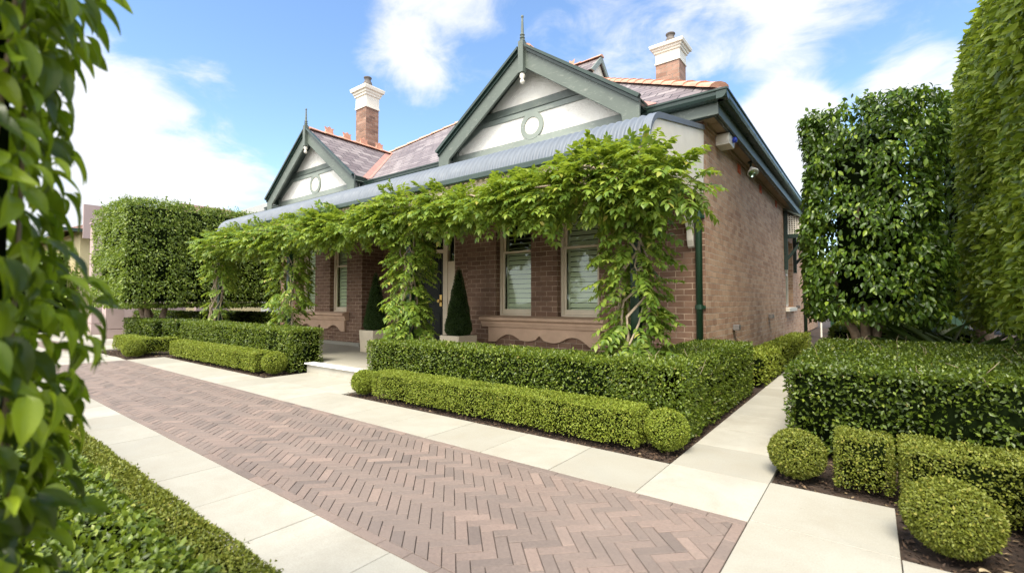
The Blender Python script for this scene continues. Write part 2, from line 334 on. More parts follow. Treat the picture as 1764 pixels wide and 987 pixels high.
class MB:
    def __init__(s): s.v = []; s.f = []; s.mi = []; s.cur = 0
    def add(s, vs, fs):
        b = len(s.v); s.v += [tuple(x) for x in vs]; s.f += [tuple(i+b for i in f) for f in fs]; s.mi += [s.cur]*len(fs); return s
    def box(s, x0, x1, y0, y1, z0, z1):
        return s.add([(x0, y0, z0), (x1, y0, z0), (x1, y1, z0), (x0, y1, z0), (x0, y0, z1), (x1, y0, z1), (x1, y1, z1), (x0, y1, z1)],
                     [(0, 3, 2, 1), (4, 5, 6, 7), (0, 1, 5, 4), (1, 2, 6, 5), (2, 3, 7, 6), (3, 0, 4, 7)])
    def quad(s, a, b, c, d): return s.add([a, b, c, d], [(0, 1, 2, 3)])
    def prism(s, poly, d):
        """polygon (3D points in order) pushed by vector d"""
        n = len(poly); P = [Vector(p) for p in poly]; d = Vector(d)
        nn = sum(((P[i]).cross(P[(i+1) % n]) for i in range(n)), Vector())
        if nn.dot(d) > 0: P = P[::-1]
        Q = [p + d for p in P]
        fs = [tuple(range(n)), tuple(range(2*n-1, n-1, -1))] + [(i, i+n, (i+1) % n + n, (i+1) % n) for i in range(n)]
        return s.add(P + Q, fs)
    def tube(s, pts, rad, n=8, cap=True):
        P = [Vector(p) for p in pts]; k = len(P); rad = rad if hasattr(rad, '__len__') else [rad]*k
        vs = []; up = Vector((0.13, 0.31, 0.94))
        for i in range(k):
            t = (P[min(i+1, k-1)] - P[max(i-1, 0)]).normalized()
            a = t.cross(up)
            if a.length < 0.05: a = t.cross(Vector((1, 0, 0)))
            a.normalize(); b = t.cross(a)
            for j in range(n):
                th = 2*math.pi*j/n; vs.append(P[i] + (a*math.cos(th) + b*math.sin(th))*rad[i])
        fs = [(i*n+j, i*n+(j+1) % n, (i+1)*n+(j+1) % n, (i+1)*n+j) for i in range(k-1) for j in range(n)]
        if cap: fs += [tuple(range(n-1, -1, -1)), tuple(range((k-1)*n, k*n))]
        return s.add(vs, fs)
    def lathe(s, cx, cy, prof, n=16):
        vs = [(cx + r*math.cos(2*math.pi*j/n), cy + r*math.sin(2*math.pi*j/n), z) for r, z in prof for j in range(n)]
        k = len(prof)
        fs = [(i*n+j, i*n+(j+1) % n, (i+1)*n+(j+1) % n, (i+1)*n+j) for i in range(k-1) for j in range(n)]
        fs += [tuple(range(n-1, -1, -1)), tuple(range((k-1)*n, k*n))]
        return s.add(vs, fs)
    def sq(s, cx, cy, prof):
        """square lathe: half-sizes (hx, hy, z)"""
        vs = []
        for hx, hy, z in prof: vs += [(cx-hx, cy-hy, z), (cx+hx, cy-hy, z), (cx+hx, cy+hy, z), (cx-hx, cy+hy, z)]
        k = len(prof)
        fs = [(i*4+j, i*4+(j+1) % 4, (i+1)*4+(j+1) % 4, (i+1)*4+j) for i in range(k-1) for j in range(4)]
        fs += [(3, 2, 1, 0), tuple(range((k-1)*4, k*4))]
        return s.add(vs, fs)
    def build(s, name, mats, parent=None, bevel=0, smooth=False, loc=None, segs=2):
        mats = mats if isinstance(mats, (list, tuple)) else [mats]
        base = root_loc(parent) if parent else (Vector(loc) if loc else Vector((0, 0, 0)))
        me = bpy.data.meshes.new(name)
        me.from_pydata([(Vector(v) - base)[:] for v in s.v], [], s.f)
        uvl = me.uv_layers.new(name='UVMap'); uvl.data.foreach_set('uv', uv_of(s.v, s.f))
        for q in mats: me.materials.append(q)
        me.polygons.foreach_set('material_index', s.mi)
        if smooth: me.polygons.foreach_set('use_smooth', [True]*len(me.polygons))
        me.update()
        o = bpy.data.objects.new(name, me); C.objects.link(o)
        if parent: o.parent = parent
        else: o.location = base
        if bevel:
            b = o.modifiers.new('bevel', 'BEVEL'); b.width = bevel; b.segments = segs; b.limit_method = 'ANGLE'; b.angle_limit = math.radians(35)
        return o

def wall(mb, axis, fixed, thick, a0, a1, z0, z1, holes):
    """wall sheet with openings and their reveals. axis 'x': runs in X, faces -Y at y=fixed, thickness towards +Y.
       axis 'y': runs in Y, faces +X at x=fixed, thickness towards -X"""
    xs = sorted({a0, a1, *[h[0] for h in holes], *[h[1] for h in holes]}); zs = sorted({z0, z1, *[h[2] for h in holes], *[h[3] for h in holes]})
    def P(a, d, z): return (a, fixed+d, z) if axis == 'x' else (fixed-d, a, z)
    inh = lambda a, z: any(h[0] < a < h[1] and h[2] < z < h[3] for h in holes)
    for i in range(len(xs)-1):
        for j in range(len(zs)-1):
            a, b, c, d = xs[i], xs[i+1], zs[j], zs[j+1]
            if inh((a+b)/2, (c+d)/2): continue
            mb.quad(P(a, 0, c), P(b, 0, c), P(b, 0, d), P(a, 0, d)); mb.quad(P(b, thick, c), P(a, thick, c), P(a, thick, d), P(b, thick, d))
    for (a, b, c, d) in holes:
        mb.quad(P(a, 0, c), P(a, 0, d), P(a, thick, d), P(a, thick, c)); mb.quad(P(b, 0, d), P(b, 0, c), P(b, thick, c), P(b, thick, d))
        mb.quad(P(a, 0, d), P(b, 0, d), P(b, thick, d), P(a, thick, d)); mb.quad(P(b, 0, c), P(a, 0, c), P(a, thick, c), P(b, thick, c))
    for a in (a0, a1): mb.quad(P(a, 0, z0), P(a, thick, z0), P(a, thick, z1), P(a, 0, z1))
    mb.quad(P(a0, 0, z1), P(a1, 0, z1), P(a1, thick, z1), P(a0, thick, z1))

# ------------------------------------------------------------------ foliage helpers
def unit(a): return a/np.maximum(np.linalg.norm(a, axis=1, keepdims=True), 1e-9)
T4 = (np.array([(0, 0, 0), (0.45, 0.5, 0.10), (1, 0, -0.06), (0.45, -0.5, 0.10)]), np.array([(0, 2, 1), (0, 3, 2)]))
T6 = (np.array([(0, 0, 0), (0.22, 0.36, 0.07), (0.58, 0.46, 0.05), (1, 0, -0.16), (0.58, -0.46, 0.05), (0.22, -0.36, 0.07), (0.42, 0, 0)]),
      np.array([(0, 6, 1), (1, 6, 2), (2, 6, 3), (6, 4, 3), (6, 5, 4), (0, 5, 6)]))
def leaf_fine(nl=9):
    vs = []; fs = []
    for i in range(nl):
        t = i/(nl-1)
        w = (math.sin(math.pi*min(1, t**0.72))**0.8)*0.5 if t < 0.86 else 0.5*(math.sin(math.pi*0.86**0.72)**0.8)*((1-t)/0.14)**1.25
        if i == 0: w = 0.02
        h = -0.30*t*t + 0.05*math.sin(4*t)
        for k, q in enumerate((-1, -0.5, 0, 0.5, 1)):
            vs.append((t, q*w, h + 0.22*abs(q)*w*(1.2-0.5*t) + 0.02*math.sin(9*t+k*2)*abs(q)))
    for i in range(nl-1):
        for k in range(4): fs.append((i*5+k, i*5+k+5, i*5+k+6, i*5+k+1))
    return np.array(vs), np.array(fs)
TF = leaf_fine()

def leaf_arrays(P, D, Nn, L, Wd, tmpl):
    tv, tf = tmpl
    D = unit(D); Nn = unit(Nn - D*np.sum(D*Nn, axis=1, keepdims=True)); B = np.cross(Nn, D)
    L = np.broadcast_to(np.asarray(L, float), (len(P),)); Wd = np.broadcast_to(np.asarray(Wd, float), (len(P),))
    V = (P[:, None, :] + D[:, None, :]*(tv[None, :, 0:1]*L[:, None, None]) + B[:, None, :]*(tv[None, :, 1:2]*Wd[:, None, None]) + Nn[:, None, :]*(tv[None, :, 2:3]*L[:, None, None]))
    F = (tf[None] + (np.arange(len(P))*len(tv))[:, None, None]).reshape(-1, tf.shape[1])
    return V.reshape(-1, 3), F

def np_mesh(name, parts, mats, parent=None, loc=(0, 0, 0), smooth=False):
    """parts: list of (V, F, material index)"""
    base = np.array(root_loc(parent) if parent else loc, float)
    vs, loops, starts, mi, nv, nlp = [], [], [], [], 0, 0
    for V, F, k in parts:
        if len(F) == 0: continue
        vs.append(np.asarray(V, float) - base); q = F.shape[1]
        loops.append((F + nv).ravel()); starts.append(nlp + np.arange(len(F))*q); mi.append(np.full(len(F), k)); nv += len(V); nlp += F.size
    V = np.concatenate(vs); Lp = np.concatenate(loops).astype(np.int32); St = np.concatenate(starts).astype(np.int32); mi = np.concatenate(mi).astype(np.int32)
    me = bpy.data.meshes.new(name); me.vertices.add(len(V)); me.vertices.foreach_set('co', V.astype(np.float32).ravel())
    me.loops.add(len(Lp)); me.loops.foreach_set('vertex_index', Lp)
    me.polygons.add(len(St)); me.polygons.foreach_set('loop_start', St)
    me.polygons.foreach_set('material_index', mi)
    for q in mats: me.materials.append(q)
    me.update(calc_edges=True); me.validate()
    if smooth: me.polygons.foreach_set('use_smooth', [True]*len(me.polygons))
    o = bpy.data.objects.new(name, me); C.objects.link(o)
    if parent: o.parent = parent
    else: o.location = tuple(base)
    return o

def wob(P, s, a):
    q = P*s
    return a*(np.sin(q[:, 0]*1.0+1.3*np.sin(q[:, 1]))+np.sin(q[:, 1]*1.27+0.7+np.sin(q[:, 2]*1.1))+np.sin(q[:, 2]*1.13+2.1+np.sin(q[:, 0]*0.9)))/3

def box_points(rng, b, dens, rnd, top=1.0, side=1.0, faces='xXyYZ'):
    x0, x1, y0, y1, z0, z1 = b
    out = []
    A = [('x', 0, x0, (y1-y0)*(z1-z0)), ('X', 0, x1, (y1-y0)*(z1-z0)), ('y', 1, y0, (x1-x0)*(z1-z0)), ('Y', 1, y1, (x1-x0)*(z1-z0)), ('Z', 2, z1, (x1-x0)*(y1-y0))]
    for key, ax, f, ar in A:
        if key not in faces: continue
        n = int(ar*dens*(top if key == 'Z' else side)); p = rng.random((n, 3))*np.array([x1-x0, y1-y0, z1-z0]) + np.array([x0, y0, z0])
        p[:, ax] = f; out.append(p)
    P = np.concatenate(out)
    lo = np.array([x0+rnd, y0+rnd, z0+rnd]); hi = np.array([x1-rnd, y1-rnd, z1-rnd])
    q = np.minimum(np.maximum(P, lo), hi); d = P-q; nrm = unit(d)
    return q + nrm*rnd, nrm

def orient(rng, nrm, up=0.45, spread=0.8, out=0.35, droop=0.0):
    n = len(nrm); up = up if up < 0.8 else up*2
    Nn = unit(nrm*0.75 + np.array([0, 0, 1.])*(up*(0.3+0.7*np.clip(nrm[:, 2:3], 0, 1))) + rng.normal(0, spread*0.5, (n, 3)))
    D = rng.normal(0, 1, (n, 3)) + nrm*out*2 + np.array([0, 0, -droop*2])
    return Nn, D

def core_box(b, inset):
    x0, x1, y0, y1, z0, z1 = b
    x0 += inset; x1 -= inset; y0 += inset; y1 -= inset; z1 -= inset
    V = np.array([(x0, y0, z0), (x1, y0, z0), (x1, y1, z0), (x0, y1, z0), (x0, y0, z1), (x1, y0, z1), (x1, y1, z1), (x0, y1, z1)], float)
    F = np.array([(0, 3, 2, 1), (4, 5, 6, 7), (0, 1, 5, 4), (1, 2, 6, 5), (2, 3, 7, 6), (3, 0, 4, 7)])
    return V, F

def hedge(name, boxes, dens, L, mat, label, cat, group=None, seed=1, depth=0.05, rnd=0.04, wobble=0.012, aspect=0.55, inset=0.06, up=0.45, twigs=0, tmpl=T4, ragged=0.05, spread=0.95, side=0.58):
    rng = np.random.default_rng(seed)
    Ps, Ns = [], []
    for i, b in enumerate(boxes):
        P, nr = box_points(rng, b, dens, rnd, 1.35, side if dens < 9000 else 0.85)
        keep = np.ones(len(P), bool)
        for j, o in enumerate(boxes):
            if i == j: continue
            e = 0.02
            keep &= ~((P[:, 0] > o[0]+e) & (P[:, 0] < o[1]-e) & (P[:, 1] > o[2]+e) & (P[:, 1] < o[3]-e) & (P[:, 2] < o[5]-e))
        Ps.append(P[keep]); Ns.append(nr[keep])
    P = np.concatenate(Ps); nr = np.concatenate(Ns); n = len(P)
    z0 = min(b[4] for b in boxes)
    P = P + nr*(wob(P, 9.0, wobble) + wob(P, 31.0, wobble*0.6))[:, None]
    P = P - nr*(np.minimum(rng.exponential(0.4, n), 1.6)*depth)[:, None] + rng.normal(0, L*0.15, (n, 3))
    P[::90] += nr[::90]*rng.uniform(0, .035, (len(P[::90]), 1))
    keep = rng.random(n) < np.clip(.95+wob(P, 6.0, .55)+wob(P+1.7, 17.0, .45), .25, 1)
    keep &= P[:, 2] > z0 + ragged*(0.5+wob(P, 14.0, 1.0))*rng.random(n)
    P, nr = P[keep], nr[keep]; n = len(P)
    Nn, D = orient(rng, nr, up, spread)
    Ls = L*rng.uniform(0.65, 1.25, n)
    V, F = leaf_arrays(P, D, Nn, Ls, Ls*aspect, tmpl)
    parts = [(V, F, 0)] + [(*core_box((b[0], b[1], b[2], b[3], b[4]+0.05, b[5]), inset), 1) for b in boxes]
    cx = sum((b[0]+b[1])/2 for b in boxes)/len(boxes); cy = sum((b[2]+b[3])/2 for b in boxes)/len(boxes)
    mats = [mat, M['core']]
    if twigs:
        mb = MB(); idx = rng.choice(n, twigs)
        for i in idx:
            p = Vector(P[i]); d = Vector(nr[i])*0.25 + Vector((rng.normal(0, .5), rng.normal(0, .5), rng.uniform(0.3, 1.2))); d.normalize()
            l = rng.uniform(0.06, 0.17); q = p + d*l*0.5 + Vector(rng.normal(0, 0.012, 3)); r = p + d*l
            mb.tube([p, q, r], [0.0028, 0.0022, 0.001], 4, False)
        parts.append((np.array(mb.v), np.array(mb.f), 2)); mats.append(M['twig'])
    return finish(np_mesh(name, parts, mats, loc=(cx, cy, 0)), label, cat, group)

def sphere_pts(rng, n):
    return unit(rng.normal(0, 1, (n, 3)))

def ball_mesh(name, c, r, mat, seed, n=7000, L=0.02, sz=0.95, loc=None):
    rng = np.random.default_rng(seed)
    d = sphere_pts(rng, n); P = d*np.array([r, r, r*sz]) + np.array(c)
    P += d*(wob(P, 22.0, 0.007) + wob(P, 60.0, 0.004))[:, None] - d*(rng.exponential(0.35, n)*0.02)[:, None]
    P[::80] += d[::80]*rng.uniform(0, .022, (len(P[::80]), 1))
    keep = (P[:, 2] > 0.012) & (rng.random(n) < np.clip(1.0+wob(P+c[0], 12.0, .5)+wob(P, 30.0, .35), .3, 1)); P, d = P[keep], d[keep]
    Nn, D = orient(rng, d, 0.4, 0.9); Ls = L*rng.uniform(0.6, 1.25, len(P))
    V, F = leaf_arrays(P, D, Nn, Ls, Ls*0.55, T4)
    # inner core: low-poly sphere
    U = 14; Q = []; Fq = []
    for i in range(9):
        th = math.pi*(i+0.02)/8.04
        for j in range(U): Q.append((c[0]+0.86*r*math.sin(th)*math.cos(2*math.pi*j/U), c[1]+0.86*r*math.sin(th)*math.sin(2*math.pi*j/U), c[2]+0.86*r*sz*math.cos(th)))
    for i in range(8):
        for j in range(U): Fq.append((i*U+j, (i+1)*U+j, (i+1)*U+(j+1) % U, i*U+(j+1) % U))
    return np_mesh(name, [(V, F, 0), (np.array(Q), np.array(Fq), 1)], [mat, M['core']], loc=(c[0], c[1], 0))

def branchy(mb, base, tips, r0, rng, wig=0.06):
    for tip in tips:
        a = Vector(base); b = Vector(tip); k = 6; pts = []
        for i in range(k+1):
            t = i/k; p = a.lerp(b, t); p.z = a.z + (b.z-a.z)*(t**0.85)
            if 0 < i: p += Vector(rng.normal(0, wig, 3))*(0.4 if i < 3 else 1)*0.5
            pts.append(p)
        mb.tube(pts, [r0*(1-0.75*i/k) for i in range(k+1)], 7)

# ================================================================== SETTING
mb = MB(); mb.quad((-600, -600, -0.03), (600, -600, -0.03), (600, 600, -0.03), (-600, 600, -0.03))
o = mb.build('ground', M['soil']); finish(o, kind='structure')

# limestone slabs -----------------------------------------------------------
SL = 0.65
def slabs(mb, x0, x1, y0, y1, nx, ny, rng):
    for i in range(nx):
        for j in range(ny):
            a, b = x0+(x1-x0)*i/nx, x0+(x1-x0)*(i+1)/nx; c, d = y0+(y1-y0)*j/ny, y0+(y1-y0)*(j+1)/ny
            g = 0.0026; dz = rng.uniform(-0.0012, 0.0006)
            mb.box(a+g, b-g, c+g, d-g, -0.06, dz)
rs = random.Random(3)
mb = MB()
E0 = -0.556
slabs(mb, E0-18*SL, E0, 0.90, 1.455, 18, 1, rs)                     # strip on the camera's side of the drive
slabs(mb, E0-18*SL, E0, 2.845, 3.50, 18, 1, rs)                    # strip along the house beds
slabs(mb, E0-19.6*SL, E0-18*SL, 0.90, 2.845, 2, 3, rs)                # far end
slabs(mb, E0-60*SL, E0-19.6*SL, 0.2, 2.2, 40, 3, rs)
slabs(mb, E0-60*SL, E0-24*SL, 2.2, 2.845, 36, 1, rs) if False else None
slabs(mb, E0-19.6*SL, E0-18.7*SL, 2.845, 2.87, 1, 1, rs)
slabs(mb, -40, E0-19.6*SL, 2.2, 2.845, 40, 1, rs)
slabs(mb, -40, -15.4, 2.87, 6.4, 36, 5, rs)
slabs(mb, E0, 0.09, 2.87, 3.545, 1, 1, rs)
slabs(mb, E0, 0.09, -0.6, 2.87, 1, 5, rs)
slabs(mb, 0.09, 3.34, -0.6, 2.87, 5, 5, rs)
slabs(mb, E0-SL, E0, 3.50, 10.0, 1, 10, rs)                          # side path
slabs(mb, -7.62, -5.50, 3.50, 4.25, 3, 1, rs)                        # landing before the step
o = mb.build('path', M['limestone'], bevel=0.0015, segs=1); finish(o, kind='structure')

# herringbone drive ---------------------------------------------------------
def clip_poly(poly, x0, x1, y0, y1):
    def cut(pl, ins, inter):
        out = []
        for i in range(len(pl)):
            a, b = pl[i], pl[(i+1) % len(pl)]
            if ins(a): out.append(a)
            if ins(a) != ins(b): out.append(inter(a, b))
        return out
    def ix(x): return lambda a, b: (x, a[1]+(b[1]-a[1])*(x-a[0])/(b[0]-a[0]))
    def iy(y): return lambda a, b: (a[0]+(b[0]-a[0])*(y-a[1])/(b[1]-a[1]), y)
    for ins, inter in ((lambda p: p[0] >= x0, ix(x0)), (lambda p: p[0] <= x1, ix(x1)), (lambda p: p[1] >= y0, iy(y0)), (lambda p: p[1] <= y1, iy(y1))):
        poly = cut(poly, ins, inter)
        if len(poly) < 3: return None
    return poly
DX0, DX1, DY0, DY1 = E0-18*SL, E0-0.002, 1.457, 2.842
BW = 0.062
def paver(mb, poly, rng):
    n = len(poly); cx = sum(p[0] for p in poly)/n; cy = sum(p[1] for p in poly)/n
    ar = 0.5*abs(sum(poly[i][0]*poly[(i+1) % n][1]-poly[(i+1) % n][0]*poly[i][1] for i in range(n)))
    if ar < 2.5e-4: return
    if sum(poly[i][0]*poly[(i+1) % n][1]-poly[(i+1) % n][0]*poly[i][1] for i in range(n)) < 0: poly = poly[::-1]
    def ins(d):
        out = []
        for i in range(n):                         # move each vertex towards the centre along both axes of the brick
            p = Vector(poly[i]); a = (Vector(poly[i-1])-p).normalized(); b = (Vector(poly[(i+1) % n])-p).normalized()
            s = abs(a.x*b.y-a.y*b.x); q = p + (a+b)*(d/max(0.3, s)); out.append(q)
        return out
    z = rng.uniform(-0.0022, 0.0012); tx, ty = rng.gauss(0, 0.004), rng.gauss(0, 0.004)
    A = ins(0.0016); B = ins(0.0034)
    f = lambda q, zz: (q.x, q.y, zz + tx*(q.x-cx) + ty*(q.y-cy))
    vs = [f(q, -0.03) for q in A] + [f(q, z-0.003) for q in A] + [f(q, z) for q in B]
    fs = [(i, (i+1) % n, (i+1) % n+n, i+n) for i in range(n)] + [(i+n, (i+1) % n+n, (i+1) % n+2*n, i+2*n) for i in range(n)] + [tuple(range(2*n, 3*n))]
    mb.add(vs, fs)
rp = random.Random(11)
mb = MB()
w = 0.0655; nb = 3
c45 = math.sqrt(0.5)
def rot(px, py): return (px*c45+py*c45 - 6.0, -px*c45+py*c45 + 2.15)
for k in range(-190, 190):
    for mm in range(-8, 9):
        ox, oy = k + nb*mm, k - nb*mm
        for (ax, ay, bx, by) in ((ox, oy, ox+nb, oy+1), (ox, oy+1, ox+1, oy+1+nb)):
            q = rot((ax+bx)/2*w, (ay+by)/2*w)
            if not (DX0-0.2 < q[0] < DX1+0.2 and DY0-0.2 < q[1] < DY1+0.2): continue
            poly = [rot(ax*w, ay*w), rot(bx*w, ay*w), rot(bx*w, by*w), rot(ax*w, by*w)]
            poly = clip_poly(poly, DX0+BW, DX1-BW, DY0+BW, DY1-BW)
            if poly: paver(mb, poly, rp)
bl = 0.1995
x = DX1
nbx = int((DX1-DX0)/bl)
step = (DX1-DX0)/nbx
for i in range(nbx):
    for (ya, yb) in ((DY0, DY0+BW), (DY1-BW, DY1)):
        paver(mb, [(DX0+i*step, ya), (DX0+(i+1)*step, ya), (DX0+(i+1)*step, yb), (DX0+i*step, yb)], rp)
nby = 6; sy = (DY1-DY0-2*BW)/nby
for i in range(nby):
    for (xa, xb) in ((DX0, DX0+BW), (DX1-BW, DX1)):
        paver(mb, [(xa, DY0+BW+i*sy), (xb, DY0+BW+i*sy), (xb, DY0+BW+(i+1)*sy), (xa, DY0+BW+(i+1)*sy)], rp)
for i in range(18):                                                   # farther brick band at the gate
    for j in range(3):
        paver(mb, [(-19.5+i*0.23, 2.25+j*0.2), (-19.5+(i+1)*0.23, 2.25+j*0.2), (-19.5+(i+1)*0.23, 2.25+(j+1)*0.2), (-19.5+i*0.23, 2.25+(j+1)*0.2)], rp) if False else None
o = mb.build('driveway', M['paver']); finish(o, kind='structure')
mb = MB()
for i in range(20):
    for j in range(4): paver(mb, [(-20+i*0.215, 2.24+j*0.15), (-20+(i+1)*0.215, 2.24+j*0.15), (-20+(i+1)*0.215, 2.24+(j+1)*0.15), (-20+i*0.215, 2.24+(j+1)*0.15)], rp)
for k, vv in enumerate(mb.v): mb.v[k] = (vv[0], vv[1], vv[2]+0.006)
o = mb.build('gate_paving', M['paver']); finish(o, kind='structure')

# ================================================================== HOUSE
HX0, HX1, FY, BY = -13.7, -1.8, 6.72, 18.6
EZ = 3.72
house = thing('brick_house', (-7.75, 6.72, 0), 'single storey brown brick house with two gables, slate roof and a bullnose verandah', 'house')
def B(mbx, name, mat, parent=None, **k): return mbx.build(name, mat, parent or house, **k)

WR = [(-5.54, -4.738, 0.93, 2.85), (-4.199, -3.416, 0.93, 2.85)]
WL = [(-12.62, -11.83, 0.93, 2.85), (-11.12, -10.36, 0.93, 2.85)]
PX0, PX1, PY = -9.73, -6.255, 7.32
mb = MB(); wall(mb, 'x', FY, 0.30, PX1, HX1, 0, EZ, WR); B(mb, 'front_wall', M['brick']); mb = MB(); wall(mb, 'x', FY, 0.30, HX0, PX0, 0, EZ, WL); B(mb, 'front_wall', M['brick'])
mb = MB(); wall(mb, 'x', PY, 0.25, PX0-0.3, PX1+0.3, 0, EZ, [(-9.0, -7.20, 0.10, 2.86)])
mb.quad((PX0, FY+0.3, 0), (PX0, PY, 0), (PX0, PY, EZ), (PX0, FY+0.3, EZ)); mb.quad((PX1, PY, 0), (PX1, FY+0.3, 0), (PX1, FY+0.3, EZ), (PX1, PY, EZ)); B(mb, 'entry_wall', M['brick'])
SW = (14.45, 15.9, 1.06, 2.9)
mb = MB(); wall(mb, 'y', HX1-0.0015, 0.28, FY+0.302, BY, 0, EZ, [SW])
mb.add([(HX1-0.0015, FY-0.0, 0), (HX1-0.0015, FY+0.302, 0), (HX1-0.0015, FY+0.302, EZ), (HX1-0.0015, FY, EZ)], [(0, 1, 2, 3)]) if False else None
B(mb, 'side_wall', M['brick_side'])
mb = MB(); mb.quad((HX1+0.002, FY, 0), (HX1+0.002, FY+0.302, 0), (HX1+0.002, FY+0.302, EZ), (HX1+0.002, FY, EZ)); B(mb, 'corner_return', M['brick_side'])
mb = MB(); mb.quad((HX0, BY, 0), (HX0, FY, 0), (HX0, FY, EZ), (HX0, BY, EZ)); mb.quad((HX1, BY, 0), (HX0, BY, 0), (HX0, BY, EZ), (HX1, BY, EZ)); B(mb, 'rear_wall', M['brick'])
mb = MB(); mb.box(HX0+0.4, HX1-0.4, FY+1.2, FY+1.25, 0.02, 3.6); B(mb, 'dark_room_sheet', M['dark'])  # near-black sheet: painted shade of the rooms behind the windows

# verandah floor, step and plinth
mb = MB(); mb.box(HX0, HX1-0.05, 4.62, 6.64, -0.02, 0.132); mb.box(PX0+0.003, PX1-0.003, 6.642, 7.31, -0.02, 0.1315); mb.box(-7.72, -5.62, 4.255, 4.618, -0.02, 0.1315)
vf = B(mb, 'verandah_floor', M['limestone'], bevel=0.003)
mb = MB(); mb.box(-7.74, -5.60, 4.215, 4.40, 0.1335, 0.158); mb.build('step_nosing', M['marble'], vf, bevel=0.006)
mb = MB(); mb.box(HX0, PX0+0.012, 6.645, 6.718, 0.133, 0.215); B(mb, 'plinth', M['limestone'], bevel=0.003); mb = MB(); mb.box(PX1-0.012, HX1-0.06, 6.645, 6.718, 0.133, 0.215)
B(mb, 'plinth', M['limestone'], bevel=0.003)

# windows
def window(x0, x1, z0, z1, upper_open):
    y = FY+0.115
    mb = MB()
    for a, b, c, d in ((x0+.001, x0+0.055, z0, z1-.001), (x1-0.055, x1-.001, z0, z1-.001), (x0+0.055, x1-0.055, z1-0.06, z1-.001), (x0+0.055, x1-0.055, z0+.0, z0+0.05)): mb.box(a, b, y, y+0.10, c+.001, d)
    w = B(mb, 'window', M['cream'], bevel=0.004)
    mid = z0 + (z1-z0)*0.62
    for (a, b, zz0, zz1, yy) in ((x0+0.058, x1-0.058, mid-0.025, z1-0.062, y+0.055), (x0+0.058, x1-0.058, z0+0.053, mid+0.02, y+0.022)):
        mb = MB(); s = 0.042
        bot = 0.085 if zz0 < mid-0.1 else 0.045
        mb.box(a, a+s, yy, yy+0.03, zz0, zz1); mb.box(b-s, b, yy, yy+0.03, zz0, zz1); mb.box(a+s, b-s, yy, yy+0.03, zz1-0.04, zz1); mb.box(a+s, b-s, yy, yy+0.03, zz0, zz0+bot)
        if zz0 > mid-0.1:
            for q in (a+.003, b-s+.003): mb.add([(q, yy, zz0), (q+s-.006, yy, zz0), (q+s-.006, yy+.03, zz0), (q, yy+.03, zz0), (q+.008, yy+.004, zz0-.07), (q+s-.014, yy+.004, zz0-.07), (q+s-.014, yy+.026, zz0-.07), (q+.008, yy+.026, zz0-.07)], [(0, 1, 5, 4), (1, 2, 6, 5), (2, 3, 7, 6), (3, 0, 4, 7), (4, 5, 6, 7)])
        mb.build('sash', M['cream'], w, bevel=0.003)
        mb = MB(); mb.quad((a+s, yy+0.016, zz0+bot), (b-s, yy+0.016, zz0+bot), (b-s, yy+0.016, zz1-0.04), (a+s, yy+0.016, zz1-0.04)); mb.build('glass', M['glass'], w)
    # plantation shutter behind the glass
    mb = MB(); yy = y+0.125; a, b = x0+0.075, x1-0.075
    mb.box(a, a+0.035, yy, yy+0.025, z0+0.06, z1-0.07); mb.box(b-0.035, b, yy, yy+0.025, z0+0.06, z1-0.07)
    z = z0+0.12; i = 0
    while z < z1-0.12:
        tilt = math.radians(24 if (z > mid and upper_open) else 62); hw = 0.043
        dy, dz = math.cos(tilt)*hw, math.sin(tilt)*hw
        c = Vector((0, yy+0.014, z)); n = Vector((0, -math.sin(tilt), math.cos(tilt)))*0.004
        p = [Vector((a+0.036, 0, 0))+c+Vector((0, -dy, -dz)), Vector((b-0.036, 0, 0))+c+Vector((0, -dy, -dz)), Vector((b-0.036, 0, 0))+c+Vector((0, dy, dz)), Vector((a+0.036, 0, 0))+c+Vector((0, dy, dz))]
        mb.prism(p, n); z += 0.088; i += 1
    mb.build('shutter', M['shutter'], w)
    return w
for (a, b, c, d), u in zip(WR+WL, (True, False, False, False)): window(a, b, c, d, u)

# carved sills with waved aprons
def sill(x0, x1):
    mb = MB()
    prof = [(0.0, 0.745), (0.10, 0.745), (0.115, 0.785), (0.115, 0.795), (0.13, 0.80), (0.13, 0.842), (0.17, 0.862), (0.19, 0.872), (0.19, 0.915), (0.17, 0.925), (0.0, 0.955)]
    pts = [(x0, FY-d, z) for d, z in prof]; mb.prism(pts, (x1-x0, 0, 0))
    s = B(mb, 'window_sill', M['stone'], bevel=0.004)
    a, b = x0+0.12, x1-0.12; n = 60; top = 0.745; poly = [(a, top), (b, top)]
    low = []
    for i in range(n+1):
        t = i/n; q = abs(t-0.5)*2            # 0 in the middle, 1 at the ends
        if q < 0.04: z = 0.615 - 0.06*q/0.04*0.6
        elif q < 0.36: z = 0.552 - 0.03*math.sin(math.pi*(q-0.04)/0.32) - 0.03*(q-.04)/.32
        elif q < 0.84: z = 0.522 + 0.115*math.sin(math.pi*(q-0.36)/0.48)**0.9 - 0.05*(q-.36)/.48
        else: z = 0.465
        low.append((b+(a-b)*t, z))
    mb = MB(); mb.prism([(x, FY-0.055, z) for x, z in poly+low], (0, 0.054, 0))
    mb.build('apron', M['stone'], s, bevel=0.003)
sill(-5.80, -3.26); sill(-12.78, -10.24)

